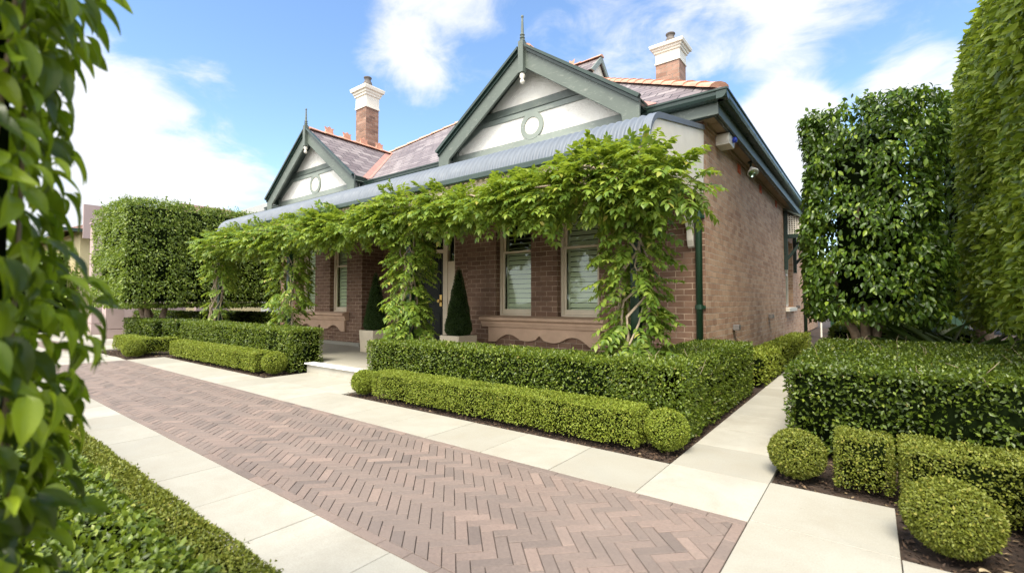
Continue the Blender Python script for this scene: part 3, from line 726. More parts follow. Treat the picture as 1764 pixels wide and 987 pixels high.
# front door with sidelight
mb = MB()
for a, b in ((-9.0, -8.93), (-7.60, -7.46), (-7.25, -7.20)): mb.box(a+.001, b-.001, PY+0.03, PY+0.15, 0.135, 2.858)
mb.box(-8.93, -7.60, PY+0.03, PY+0.15, 2.30, 2.38); mb.box(-8.93, -7.60, PY+0.03, PY+0.15, 2.80, 2.858); mb.box(-7.46, -7.25, PY+0.03, PY+0.15, 2.78, 2.858); mb.box(-7.46, -7.25, PY+0.05, PY+0.15, 0.135, 2.1)
df = B(mb, 'door_frame', M['cream'], bevel=0.005)
mb = MB(); mb.quad((-8.93, PY+0.1, 2.38), (-7.6, PY+0.1, 2.38), (-7.6, PY+0.1, 2.8), (-8.93, PY+0.1, 2.8)); mb.quad((-7.46, PY+0.1, 2.1), (-7.25, PY+0.1, 2.1), (-7.25, PY+0.1, 2.78), (-7.46, PY+0.1, 2.78)); mb.build('glass', M['glass'], df)
mb = MB(); mb.box(-8.925, -7.605, PY+0.085, PY+0.13, 0.14, 2.295)
for a, b in ((-8.8, -8.32), (-8.2, -7.73)):
    for c, d in ((0.3, 0.95), (1.15, 2.15)): mb.box(a, b, PY+0.07, PY+0.084, c, d)
door = B(mb, 'front_door', M['door'], bevel=0.006)
mb = MB(); mb.tube([(-7.70, PY+0.07, 1.22), (-7.70, PY+0.02, 1.22)], [0.02, 0.018], 10); mb.tube([(-7.70, PY+0.03, 1.22), (-7.70, PY-0.02, 1.22)], [0.03, 0.036], 12); mb.box(-7.735, -7.665, PY+0.062, PY+0.0699, 1.1, 1.36); mb.build('handle', M['brass'], door)

# verandah roof: corrugated bullnose sheets
prof = []
for i in range(9): t = i/8; prof.append((6.70+(4.97-6.70)*t, 3.635+(3.255-3.635)*t))
for i in range(1, 13):
    a = math.radians(12.4 + (88-12.4)*i/12); r = 0.40
    prof.append((4.97 - r*(math.sin(a)-math.sin(math.radians(12.4))), 3.255 - r*(math.cos(math.radians(12.4))-math.cos(a))))
nrm = []
for i in range(len(prof)):
    a, b = prof[max(0, i-1)], prof[min(len(prof)-1, i+1)]; d = Vector((b[0]-a[0], b[1]-a[1])).normalized(); nrm.append((d.y, -d.x) if d.y*0-d.x > 0 else (-d.y, d.x))
VX0, VX1 = -12.75, -1.805
pitch = 0.092; per = 8; nxs = int((VX1-VX0)/pitch*per)
vs = []; fs = []; k = len(prof)
for i in range(nxs+1):
    x = VX0 + (VX1-VX0)*i/nxs; s = math.sin(2*math.pi*i/per)*0.017
    for (y, z), (ny, nz) in zip(prof, nrm): vs.append((x, y+ny*s, z+nz*s))
for i in range(nxs):
    for j in range(k-1): fs.append((i*k+j, (i+1)*k+j, (i+1)*k+j+1, i*k+j+1))
mb = MB(); mb.add(vs, fs); vr = B(mb, 'verandah_roof', M['bullnose'], smooth=True)
mb = MB()      # cap along the right-hand edge, and its cream end panel
for i in range(k-1):
    (y0, z0), (y1, z1) = prof[i], prof[i+1]
    mb.add([(VX1-.06, y0, z0+.014), (VX1+.03, y0, z0+.014), (VX1+.03, y1, z1+.014), (VX1-.06, y1, z1+.014), (VX1+.03, y0, z0-.055), (VX1+.03, y1, z1-.055)], [(0, 3, 2, 1), (1, 2, 5, 4)])
mb.build('roof_edge_cap', M['bullnose'], vr)
mb = MB(); poly = [(VX1-0.02, y, z-0.02) for y, z in prof[:-3]] + [(VX1-0.02, 4.72, 2.80), (VX1-0.02, 6.66, 2.80)]; mb.prism(poly, (0.035, 0, 0)); mb.build('end_panel', M['creamwhite'], vr)
mb = MB(); ey, ez = prof[-1]
mb.box(VX0, VX1+0.02, ey-0.10, ey-0.015, ez-0.06, ez+0.025); mb.build('verandah_gutter', M['gutter'], vr, bevel=0.015)
mb = MB(); mb.box(VX0+0.05, VX1, 4.68, 4.78, 2.66, 2.84); mb.box(VX1-0.1, VX1, 4.782, 6.7, 2.66, 2.795); B(mb, 'verandah_beam', M['cream'], bevel=0.006)
mb = MB(); mb.quad((VX0, 6.7, 3.59), (VX1-.05, 6.7, 3.59), (VX1-.05, 5.0, 3.215), (VX0, 5.0, 3.215)); B(mb, 'verandah_lining', M['cream'])
POSTS = [-12.68, -9.28, -5.60, -1.97]
for px in POSTS:
    mb = MB(); mb.box(px-0.05, px+0.05, 4.68, 4.78, 0.132, 2.655); p = B(mb, 'verandah_post', M['pipe'], bevel=0.012)
    mb = MB(); mb.box(px-0.075, px+0.075, 4.655, 4.805, 0.134, 0.42); mb.build('post_base', M['pipe'], p, bevel=0.01); mb = MB(); mb.box(px-0.07, px+0.07, 4.66, 4.80, 2.30, 2.36); mb.build('post_collar', M['pipe'], p, bevel=0.01)
# carved corbel at the corner
mb = MB(); mb.prism([(-2.02, 6.715, 2.50), (-2.02, 6.56, 2.46), (-2.02, 6.50, 2.36), (-2.02, 6.56, 2.28), (-2.02, 6.62, 2.20), (-2.02, 6.63, 2.06), (-2.02, 6.67, 1.97), (-2.02, 6.715, 1.95)], (0.085, 0, 0)); B(mb, 'corbel', M['creamwhite'], bevel=0.008)

# main roof: hipped slate
TP = 0.70; RX0, RX1, RY0, RY1, RZ = -14.13, -1.42, 6.40, 18.9, 3.97
tm = 6.25; xr0, xr1, yr, zr = RX0+tm, RX1-tm, RY0+tm, RZ+TP*tm
zr = RZ+TP*tm
mb = MB()
mb.add([(RX0, RY0, RZ), (RX1, RY0, RZ), (xr1, yr, zr), (xr0, yr, zr)], [(0, 1, 2, 3)])
mb.add([(RX1, RY0, RZ), (RX1, RY1, RZ), (xr1, yr, zr)], [(0, 1, 2)])
mb.add([(RX0, RY1, RZ), (RX0, RY0, RZ), (xr0, yr, zr)], [(0, 1, 2)])
mb.add([(RX1, RY1, RZ), (RX0, RY1, RZ), (xr0, yr, zr), (xr1, yr, zr)], [(0, 1, 2, 3)])
roof = B(mb, 'roof', M['slate'])
def capping(mb, a, b, wdt=0.13, h=0.06, step=0.40, lip=0.02):
    a, b = Vector(a), Vector(b); d = (b-a); n = max(1, int(d.length/step)); dn = d.normalized()
    side = dn.cross(Vector((0, 0, 1))).normalized(); upv = side.cross(dn)
    for i in range(n):
        p = a + d*(i/n) - dn*0.02; q = a + d*((i+1)/n)
        ring = []
        for t, ex in ((p, lip), (q, 0)):
            for k in range(7):
                th = math.pi*k/6
                ring.append(t + side*math.cos(th)*(wdt+ex*0.5) + upv*(math.sin(th)*(h+ex)+ex*0.3-0.035))
        mb.add(ring, [(k, k+1, k+8, k+7) for k in range(6)] + [tuple(range(6, -1, -1)), tuple(range(7, 14))])
mb = MB()
capping(mb, (RX1-0.12, RY0+0.12, RZ+TP*0.12+.02), (xr1, yr, zr+.02)); capping(mb, (RX0+0.12, RY0+0.12, RZ+TP*.12+.02), (xr0, yr, zr+.02), 0.10, .05); capping(mb, (xr0, yr, zr+.02), (xr1, yr, zr+.02))
capping(mb, (RX1-0.12, RY1-0.12, RZ+.1), (xr1, yr, zr+.02))
mb.build('ridge_capping', M['terracotta'], roof)
# ridge ornament stub seen on the left hip
for t, sz in ((5.05, 1.0),):
    mb = MB(); mb.lathe(RX0+t, RY0+t, [(0.07, RZ+TP*t), (0.09, RZ+TP*t+0.12), (0.05, RZ+TP*t+0.18), (0.085*sz, RZ+TP*t+0.24), (0.07*sz, RZ+TP*t+0.33), (0.01, RZ+TP*t+0.37)], 10); mb.build('hip_ornament', M['pot'] if sz == 1 else M['terracotta'], roof, smooth=False)
# small gablet near the top of the right-hand hip
gx, gy = -5.55, 10.55; gz = RZ+TP*(RX1-gx)
mb = MB(); hw_ = 0.52; ga = (gx+0.28, gy, gz+0.50)
mb.add([(gx+0.28, gy-hw_, gz-0.0), (gx+0.28, gy+hw_, gz), ga, (gx-0.9, gy-hw_, gz), (gx-0.9, gy+hw_, gz), (gx-0.9, gy, gz+0.50)], [(0, 2, 5, 3), (1, 4, 5, 2)])
g = mb.build('gablet', M['slate'], roof)
mb = MB(); mb.prism([(gx+0.27, gy-hw_-.04, gz-0.02), (gx+0.27, gy, gz+0.53), (gx+0.27, gy+hw_+.04, gz-0.02), (gx+0.27, gy+hw_-0.12, gz-0.02), (gx+0.27, gy, gz+0.36), (gx+0.27, gy-hw_+0.12, gz-0.02)], (0.035, 0, 0)); mb.build('gablet_barge', M['timber_pale'], roof)
mb = MB(); mb.prism([(gx+0.2, gy-hw_+.1, gz-0.1), (gx+0.2, gy, gz+0.4), (gx+0.2, gy+hw_-.1, gz-0.1)], (0.02, 0, 0)); mb.build('gablet_vent', M['creamwhite'], roof)
mb = MB(); capping(mb, (gx+0.3, gy, gz+0.53), (gx-0.9, gy, gz+0.53), 0.08, 0.04); mb.add(*((lambda c: ([(c[0]-.06, c[1]-.02, c[2]), (c[0]+.06, c[1]-.02, c[2]), (c[0]+.09, c[1]-.02, c[2]+.14), (c[0], c[1]-.02, c[2]+.09), (c[0]-.09, c[1]-.02, c[2]+.14)], [(0, 1, 2, 3), (0, 3, 4)]))((gx-0.55, gy, gz+0.56)))); mb.build('gablet_capping', M['terracotta'], roof)

# eaves: gutters, fascias and soffit
def ogee(a, b, outv, name='gutter'):
    """gutter run from a to b at top-outer edge, outv = unit outward"""
    a, b, o = Vector(a), Vector(b), Vector(outv)
    pr = [(0.0, 0.0), (0.012, 0.0), (0.012, -0.02), (-0.005, -0.035), (-0.01, -0.075), (-0.03, -0.11), (-0.06, -0.125), (-0.13, -0.125), (-0.13, -0.02)]
    mb = MB(); mb.prism([a + o*x + Vector((0, 0, z)) for x, z in pr], b-a); return mb
mb = MB()
for a, b, ov in (((RX1, RY0, RZ+0.01), (RX1, RY1, RZ+0.01), (1, 0, 0)), ((-2.62, RY0, RZ+0.01), (RX1, RY0, RZ+0.01), (0, -1, 0)),
                 ((-9.42, RY0, RZ+0.01), (-6.30, RY0, RZ+0.01), (0, -1, 0)), ((RX0, RY0, RZ+0.01), (-13.2, RY0, RZ+0.01), (0, -1, 0)), ((RX0, RY0, RZ+0.01), (RX0, RY1, RZ+0.01), (-1, 0, 0))):
    q = ogee(a, b, ov); mb.add(q.v, q.f)
B(mb, 'gutter', M['gutter'])
mb = MB(); mb.box(RX1-0.165, RX1-0.135, RY0+0.14, RY1, 3.70, 3.93); mb.box(-13.9, RX1-0.135, RY0+0.135, RY0+0.165, 3.70, 3.93); B(mb, 'fascia', M['timber'], bevel=0.004)
mb = MB(); mb.box(RX1-0.215, RX1-0.166, RY0+0.22, RY1, 3.690, 3.735); mb.box(-2.45, RX1-0.166, RY0+0.166, RY0+0.215, 3.690, 3.735); B(mb, 'eave_moulding', M['gutter'], bevel=0.012)
mb = MB(); mb.quad((HX1-0.05, RY0+0.16, 3.722), (HX1-0.05, RY1, 3.722), (RX1-0.15, RY1, 3.722), (RX1-0.15, RY0+0.16, 3.722)); mb.quad((HX0-.3, RY0+.16, 3.7215), (HX0-.3, FY+.1, 3.7215), (HX1-.05, FY+.1, 3.7215), (HX1-.05, RY0+.16, 3.7215))
for i in range(9): mb.box(HX1+0.0, RX1-0.22, FY+0.2+i*1.35, FY+0.235+i*1.35, 3.712, 3.7195)
mb.box(HX1+0.001, HX1+0.03, FY+0.1, RY1, 3.672, 3.7205)
B(mb, 'soffit', M['soffit'])

# gables ---------------------------------------------------------------------
def gable(xc, half, apex_z, eave_z, yb=6.12, wall_y=6.39):
    tp = (apex_z-eave_z)/half
    root = None
    # roughcast panel
    mb = MB(); base = 3.50; hw = half-0.17
    mb.prism([(xc-hw, wall_y, base), (xc+hw, wall_y, base), (xc+hw, wall_y, eave_z-.05), (xc, wall_y, apex_z-0.12), (xc-hw, wall_y, eave_z-.05)], (0, 0.2, 0))
    root = B(mb, 'gable', M['roughcast'])
    # slate slopes running back into the main roof
    yback = RY0 + (apex_z-RZ)/TP
    mb = MB()
    e = 0.05
    for s in (-1, 1):
        ye = RY0 + max(0, (eave_z-RZ))/TP
        pts = [(xc, yb+0.01, apex_z), (xc, yback, apex_z), (xc+s*half, ye+0.02, eave_z), (xc+s*half, yb+0.01, eave_z)]
        if s < 0: pts = pts[::-1]
        mb.add(pts, [(0, 1, 2, 3)])
    mb.build('gable_roof', M['slate'], root)
    # barge boards with dark moulding on top
    for s in (-1, 1):
        A = Vector((xc, yb, apex_z)); E = Vector((xc+s*(half+0.02), yb, eave_z-0.014))
        d = 0.33/math.cos(math.atan(tp)) * 0.86
        mb = MB(); poly = [A, E, E+Vector((0, 0, -0.30)), E+Vector((-s*0.25, 0, -0.30)), E+Vector((-s*0.27, 0, 0.0))+Vector((0, 0, 0.27*tp-d)), A+Vector((0, 0, -d))]
        mb.prism(poly, (0, 0.045, 0)); bb = mb.build('barge_board', M['timber'], root, bevel=0.006)
        mb = MB(); u = Vector((0, 0, 0.045)); A2 = A + Vector((s*0.075, 0, -0.075*tp)); mb.prism([A2, E, E+u+Vector((s*.03, 0, 0)), A2+u], (0, -0.07, 0)); A3 = A2 - u*1.2; E3 = E - u*1.2
        mb.prism([A3, E3, E3+u*1.1, A3+u*1.1], (0, -0.03, 0)); mb.build('barge_moulding', M['gutter'], root)
        # lined soffit under the verge
        mb = MB(); lo = Vector((0, 0, -0.08)); mb.quad(A+lo+Vector((0, .046, 0)), E+lo+Vector((0, .046, 0)), E+lo+Vector((0, .4, 0)), A+lo+Vector((0, .4, 0))); mb.build('verge_soffit', M['timber'], root)
        mb = MB(); mb.box(xc+s*(half-0.26), xc+s*(half-0.26)+s*0.11, wall_y-0.06, wall_y-0.001, 3.55, eave_z+0.02) if s > 0 else mb.box(xc+s*(half-0.26)-0.11, xc+s*(half-0.26), wall_y-0.06, wall_y-0.001, 3.55, eave_z+0.02); mb.build('gable_bracket', M['timber'], root, bevel=0.008)
    # half timbering
    zt = eave_z + 0.52*(apex_z-eave_z)*0.78; zb = eave_z-0.02
    wt = (apex_z-zt)/tp
    mb = MB(); mb.box(xc-wt+.02, xc+wt-.02, wall_y-0.035, wall_y-0.001, zt-0.13, zt); mb.build('collar_beam', M['timber'], root, bevel=0.006)
    mb = MB(); mb.box(xc-wt, xc+wt, wall_y-0.02, wall_y-0.001, zt-0.225, zt-0.1325); 
    for s in (-1, 1):
        a = Vector((xc+s*(wt-0.07), 0, zt-0.225)); b = Vector((xc+s*(half-0.22), 0, zb+0.03)); dd = Vector((0, 0, 0.12))
        mb.prism([Vector((p.x, wall_y-0.022, p.z)) for p in (a, b, b+dd, a+dd)], (0, 0.0205, 0))
    mb.box(xc-half+.2, xc+half-.2, wall_y-0.026, wall_y-0.001, zb-0.16, zb-0.03); mb.build('half_timbering', M['timber_pale'], root, bevel=0.004)
    zc = (zt-0.225 + zb-0.03)/2 - 0.0; rr = (zt-0.225-zb+0.03)/2+0.035
    mb = MB(); n = 40; vs = []
    for i in range(n):
        th = 2*math.pi*i/n
        for r, y in ((rr-0.085, wall_y-0.001), (rr-0.085, wall_y-0.03), (rr, wall_y-0.03), (rr, wall_y-0.001)): vs.append((xc+r*math.cos(th), y, zc+r*math.sin(th)))
    mb.add(vs, [(i*4+j, i*4+(j+1) % 4, ((i+1) % n)*4+(j+1) % 4, ((i+1) % n)*4+j) for i in range(n) for j in range(4)]); mb.build('rosette_ring', M['timber_pale'], root)
    mb = MB(); mb.lathe(xc, 0, [(0.001, -0.012), (rr-0.085, -0.012), (rr-.085, 0.0)], 40); mb.v = [(x, wall_y-0.004+z, zc+(y)) for x, y, z in mb.v]; mb.build('rosette', M['creamwhite'], root)
    # finial with drop
    mb = MB(); fy = yb-0.02; mb.box(xc-0.05, xc+0.05, fy-0.055, fy+0.04, apex_z-0.46, apex_z+0.06)
    mb.lathe(xc, fy, [(0.045, apex_z+0.062), (0.05, apex_z+0.08), (0.03, apex_z+0.10), (0.045, apex_z+0.125), (0.028, apex_z+0.15), (0.042, apex_z+0.175), (0.026, apex_z+0.20), (0.016, apex_z+0.46), (0.024, apex_z+0.475), (0.02, apex_z+0.50), (0.004, apex_z+0.51)], 12)
    f = mb.build('finial', M['timber'], root)
    mb = MB(); mb.lathe(xc, fy, [(0.005, apex_z-0.65), (0.035, apex_z-0.63), (0.042, apex_z-0.595), (0.02, apex_z-0.565), (0.045, apex_z-0.53), (0.045, apex_z-0.50), (0.03, apex_z-0.462)], 12); mb.build('drop', M['creamwhite'], f, smooth=True)
    # ridge with pierced crests
    mb = MB(); capping(mb, (xc, yb+0.06, apex_z+0.02), (xc, yback+0.05, apex_z+0.02), 0.11, 0.05); rc = mb.build('gable_ridge', M['terracotta'], root)
    if xc < -8:
        for i in range(4):
            y = yb+0.62+i*0.53; z = apex_z+0.055
            mb = MB(); mb.prism([(xc-0.02, y-0.12, z), (xc-0.02, y+0.12, z), (xc-0.02, y+0.10, z+0.08), (xc-0.02, y+0.13, z+0.15), (xc-0.02, y+0.06, z+0.13), (xc-0.02, y, z+0.18), (xc-0.02, y-0.06, z+0.13), (xc-0.02, y-0.13, z+0.15), (xc-0.02, y-0.10, z+0.08)], (0.04, 0, 0)); mb.build('ridge_crest', M['terracotta'], rc)
    # valley flashings
    for s in (-1, 1):
        a = Vector((xc, yback, apex_z)); b = Vector((xc+s*half, RY0+max(0, eave_z-RZ)/TP, eave_z)); w_ = 0.16
        mb = MB(); up_ = Vector((0, 0, 0.012))
        n1 = Vector((s*w_, 0, 0)); n2 = Vector((0, -w_*1.0, 0))
        mb.add([a+up_, b+up_, b+up_+n1*.9, a+up_+n1*.9], [(0, 1, 2, 3) if s < 0 else (3, 2, 1, 0)]); mb.add([a+up_, b+up_, b+up_+n2, a+up_+n2], [(0, 1, 2, 3)])
        mb.build('valley_flashing', M['copper'], root)
        q = ogee((xc+s*half, yb+0.05, eave_z+0.02), (xc+s*half, RY0+0.05, eave_z+0.02), (s, 0, 0)); q.build('gable_gutter', M['gutter'], root)
gable(-4.47, 1.97, 5.42, 4.02); gable(-11.28, 2.05, 5.60, 4.05)

# chimneys --------------------------------------------------------------------
def chimney(cx, cy, hx, hy, z0, zb, zt, k):
    mb = MB(); mb.sq(cx, cy, [(hx, hy, z0), (hx, hy, zb)]); c = B(mb, 'chimney', M['brick_chimney'])
    h = zt-zb; e = k
    sq = [(.03, 0.001/h), (.03, .07), (.012, .075), (.012, .48), (.05, .50), (.06, .58), (.09, .60), (.10, .68), (.15, .70), (.17, .80), (.17, .84)]
    mb = MB(); mb.sq(cx, cy, [(hx+o*k, hy+o*k, zb+h*q) for o, q in sq] + [(hx*.62, hy*.62, zb+h*.98), (hx*.4, hy*.4, zt)])
    mb.build('chimney_cap', M['creamwhite'], c, bevel=0.004)
    mb = MB(); mb.lathe(cx, cy, [(r*k, zt+q*k) for r, q in ((0.17, -.06), (0.175, .08), (0.15, .16), (0.115, .22), (0.12, .29), (0.15, .32), (0.15, .35), (0.10, .352), (0.10, .25))], 18); mb.build('chimney_pot', M['pot'], c, smooth=False)
chimney(-3.12, 9.35, 0.235, 0.20, 4.7, 5.97, 6.42, 0.62)
chimney(-12.90, 9.05, 0.27, 0.24, 4.6, 7.42, 8.22, 0.85)

# downpipes ---------------------------------------------------------------------
mb = MB(); mb.tube([(-1.865, 6.655, 0.02), (-1.865, 6.655, 2.72), (-1.865, 6.655, 3.05)], 0.045, 14)
dp = B(mb, 'downpipe', M['pipe'], smooth=True)
for z in (1.1, 2.35):
    mb = MB(); mb.tube([(-1.865, 6.655, z), (-1.865, 6.655, z+0.06)], 0.053, 14); mb.box(-1.935, -1.795, 6.69, 6.71, z+.01, z+.05); mb.build('pipe_clip', M['pipe'], dp)
mb = MB(); mb.tube([(-1.74, 18.45, 0.02), (-1.74, 18.45, 3.7)], 0.05, 12); B(mb, 'downpipe', M['pipe'], smooth=True)

# air vents, sunhood window on the side wall
for y, z in ((8.93, 3.54), (10.96, 3.57), (13.0, 3.60)):
    mb = MB(); mb.box(HX1+0.001, HX1+0.006, y-0.115, y+0.115, z-0.08, z+0.08)
    for i in range(3): 
        for j in range(2): mb.box(HX1+0.0062, HX1+0.016, y-0.10+i*0.07, y-0.06+i*0.07, z-0.07+j*0.075, z-0.005+j*0.075)
    B(mb, 'air_vent', M['ventred'])
y0, y1, z0, z1 = SW
mb = MB(); x = HX1-0.12
for a, b, c, d in ((y0, y0+.07, z0, z1), (y1-.07, y1, z0, z1), (y0+.07, y1-.07, z1-.07, z1), (y0+.07, y1-.07, z0, z0+.07), (y0+.07, y1-.07, (z0+z1)/2-.03, (z0+z1)/2+.03)): mb.box(x-.08, x, a+.001, b-.001, c+.001, d-.001)
sw = B(mb, 'side_window', M['creamwhite'], bevel=.004)
mb = MB(); mb.quad((x-.04, y0+.07, z0+.07), (x-.04, y1-.07, z0+.07), (x-.04, y1-.07, z1-.07), (x-.04, y0+.07, z1-.07)); mb.build('glass', M['glass'], sw)
mb = MB(); mb.box(x-.4, x-.38, y0-.3, y1+.3, z0-.1, z1+.1); mb.build('blind', M['shutter'], sw)
mb = MB(); mb.prism([(HX1-.1, y0-.08, z0-.12), (HX1+.09, y0-.08, z0-.12), (HX1+.09, y0-.08, z0-.02), (HX1-.1, y0-.08, z0+.0)], (0, y1-y0+.16, 0)); mb.build('sill', M['creamwhite'], sw, bevel=.004)
hood_y0, hood_y1 = 14.2, 16.1
mb = MB(); mb.prism([(HX1+.001, hood_y0-.05, 3.70), (HX1+.62, hood_y0-.05, 3.32), (HX1+.62, hood_y0-.05, 3.27), (HX1+.001, hood_y0-.05, 3.65)], (0, hood_y1-hood_y0+.1, 0))
hd = B(mb, 'window_hood', M['timber'])
for yy in (hood_y0, hood_y1-.06):
    mb = MB(); mb.box(HX1+.001, HX1+.09, yy, yy+.06, 2.05, 3.62); mb.box(HX1+.09, HX1+.58, yy, yy+.06, 2.88, 2.98); mb.box(HX1+.52, HX1+.58, yy+.001, yy+.059, 2.981, 3.30)
    mb.prism([(HX1+.09, yy+.01, 2.30), (HX1+.09, yy+.01, 2.42), (HX1+.46, yy+.01, 2.88), (HX1+.54, yy+.01, 2.88)], (0, .045, 0)); mb.build('hood_bracket', M['gutter'], hd, bevel=.004)
mb = MB()
for i in range(9): a = HX1+.10+i*.055; mb.box(a, a+.022, hood_y0+.02, hood_y0+.03, 2.98, 3.52-(i*.034))
for j in range(9):
    z = 3.0+j*.055; xe = min(HX1+.56, HX1+.62*(3.66-z)/0.38); 
    if xe > HX1+.15: mb.box(HX1+.09, xe, hood_y0+.0305, hood_y0+.0405, z, z+.022)
mb.build('lattice', M['creamwhite'], hd)
# rear wing beyond the main block
mb = MB(); wall(mb, 'y', -2.05, .25, 18.62, 27, 0, 3.2, [(19.9, 20.9, .1, 2.3), (22.5, 23.6, .9, 2.3)]); B(mb, 'rear_wing', M['brick_side'])
mb = MB(); mb.box(-2.25, -2.2, 19.91, 20.89, .1, 2.29); B(mb, 'rear_door', M['pipe'])

# wall mounted things -------------------------------------------------------------
a = thing('alarm_box', (-1.75, 7.6, 3.6), 'cream alarm box with a blue strobe under the eaves at the house corner', 'alarm box')
mb = MB(); mb.box(-1.797, -1.60, 7.34, 7.66, 3.53, 3.70); mb.build('casing', M['whiteplastic'], a, bevel=0.012)
mb = MB(); mb.box(-1.78, -1.62, 7.332, 7.3395, 3.57, 3.66); mb.build('front_panel', M['creamwhite'], a, bevel=.003)
mb = MB(); mb.tube([(-1.599, 7.55, 3.63), (-1.555, 7.55, 3.63), (-1.54, 7.55, 3.63)], [0.042, 0.042, 0.025], 14); mb.build('strobe', M['blue'], a, smooth=True)
a = thing('flood_light', (-1.62, 9.2, 3.71), 'small round floodlight hanging under the side eave', 'floodlight')
mb = MB(); mb.lathe(-1.66, 9.2, [(0.05, 3.711), (0.05, 3.69), (0.018, 3.68), (0.018, 3.58)], 10); mb.build('bracket', M['gutter'], a)
mb = MB(); d = Vector((0.35, -0.55, -0.75)).normalized(); p = Vector((-1.66, 9.2, 3.60)); mb.tube([p, p+d*0.05, p+d*0.14, p+d*0.16], [0.03, 0.05, 0.095, 0.09], 16); mb.build('lamp_head', M['whiteplastic'], a, smooth=True)
mb = MB(); mb.tube([p+d*0.161, p+d*0.185], [0.085, 0.05], 16); mb.build('lens', M['glass'], a, smooth=True)
for (y, z), lab in zip(((8.33, 0.785), (11.7, 0.885), (16.6, 1.05)), ('grey box wall light low on the side wall, nearest the house corner', 'grey box wall light on the side wall, midway between corner and window', 'small grey box wall light beyond the side window sill')):
    a = thing('wall_light', (HX1, y, z), lab, 'wall light', 'box lights along the side wall')
    mb = MB(); mb.box(HX1+.001, HX1+.10, y-.06, y+.06, z-.045, z+.045); mb.build('housing', M['iron'], a, bevel=.006)
    mb = MB(); mb.box(HX1+.02, HX1+.085, y-.045, y+.045, z-.052, z-.0455); mb.build('diffuser', M['whiteplastic'], a)

# ================================================================== GARDEN
# front hedges
hedge('clipped_hedge', [(-5.75, -1.26, 4.05, 4.62, 0.0, 0.645), (-1.95, -1.26, 4.05, 6.95, 0.0, 0.66)], 8200, 0.031, M['lf_hedge'], 'L-shaped clipped green hedge wrapping the verandah corner beside the side path', 'hedge', seed=21, twigs=46)
hedge('clipped_hedge', [(-13.05, -7.78, 4.02, 4.60, 0.0, 0.725)], 5200, 0.036, M['lf_hedge'], 'clipped green hedge left of the front step, behind the long low box border', 'hedge', seed=22, twigs=20)
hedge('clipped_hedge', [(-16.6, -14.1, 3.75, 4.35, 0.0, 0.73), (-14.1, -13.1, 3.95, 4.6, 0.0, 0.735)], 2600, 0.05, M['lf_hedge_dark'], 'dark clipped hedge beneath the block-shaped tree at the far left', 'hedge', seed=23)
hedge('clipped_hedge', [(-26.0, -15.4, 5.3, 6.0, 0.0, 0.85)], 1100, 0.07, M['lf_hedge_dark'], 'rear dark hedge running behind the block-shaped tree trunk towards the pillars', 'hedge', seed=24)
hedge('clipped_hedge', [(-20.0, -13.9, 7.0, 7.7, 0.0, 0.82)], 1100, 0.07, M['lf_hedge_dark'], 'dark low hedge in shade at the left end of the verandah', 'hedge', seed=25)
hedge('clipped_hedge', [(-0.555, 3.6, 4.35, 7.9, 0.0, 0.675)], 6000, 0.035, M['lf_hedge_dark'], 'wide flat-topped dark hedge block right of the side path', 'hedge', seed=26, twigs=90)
hedge('clipped_hedge', [(-1.62, -1.22, 7.4, 14.0, 0.0, 0.42)], 2200, 0.04, M['lf_box'], 'narrow yellow-green hedge at the foot of the side wall', 'hedge', seed=27)
hedge('clipped_hedge', [(-0.6, 1.3, 10.2, 14.5, 0.0, 0.72)], 1100, 0.06, M['lf_hedge'], 'far hedge top glimpsed behind the trunks of the tall clipped fig', 'hedge', seed=28)

# low box borders
hedge('box_border', [(-4.99, -2.62, 3.60, 3.90, 0.015, 0.325)], 17000, 0.018, M['lf_box'], 'long yellow-green box border before the verandah hedge, left of the brown gap', 'box border', 'low box borders', seed=31, depth=.025, rnd=.035, wobble=.008, inset=.04, ragged=.07)
hedge('box_border', [(-2.60, -1.52, 3.59, 3.91, 0.015, 0.33)], 17000, 0.018, M['lf_box'], 'short box border beside the lone box ball at the path corner', 'box border', 'low box borders', seed=32, depth=.025, rnd=.035, wobble=.009, inset=.04, ragged=.07)
hedge('box_border', [(-12.35, -8.22, 3.60, 3.92, 0.015, 0.35)], 9000, 0.025, M['lf_box'], 'long box border left of the front step ending at a ball', 'box border', 'low box borders', seed=33, depth=.03, rnd=.06, wobble=.01, inset=.04, ragged=.07)
hedge('box_border', [(-13.35, -13.02, 3.22, 4.0, 0.015, 0.36), (-15.1, -13.35, 3.22, 3.6, 0.015, 0.36)], 6500, 0.03, M['lf_box'], 'L-shaped low box border around the far left ball', 'box border', 'low box borders', seed=34, depth=.03, rnd=.05, wobble=.014, inset=.04, ragged=.1)
hedge('box_border', [(-0.205, 0.09, 3.66, 3.98, 0.015, 0.345)], 17000, 0.018, M['lf_box_olive'], 'short olive box cube between the two balls right of the path', 'box border', 'low box borders', seed=35, depth=.025, rnd=.03, wobble=.008, inset=.04, ragged=.05)
hedge('box_border', [(0.125, 2.2, 3.52, 3.90, 0.015, 0.355), (0.62, 0.95, 2.3, 3.52, 0.015, 0.355)], 16000, 0.018, M['lf_box_olive'], 'L-shaped olive box border wrapping behind the biggest box ball', 'box border', 'low box borders', seed=36, depth=.03, rnd=.03, wobble=.012, inset=.04, ragged=.06)
hedge('box_border', [(-9.0, -1.62, 0.66, 0.86, 0.0, 0.24)], 16000, 0.018, M['lf_box_olive'], 'thin box edging along the near side of the drive', 'box border', 'low box borders', seed=37, depth=.025, rnd=.03, wobble=.01, inset=.035)
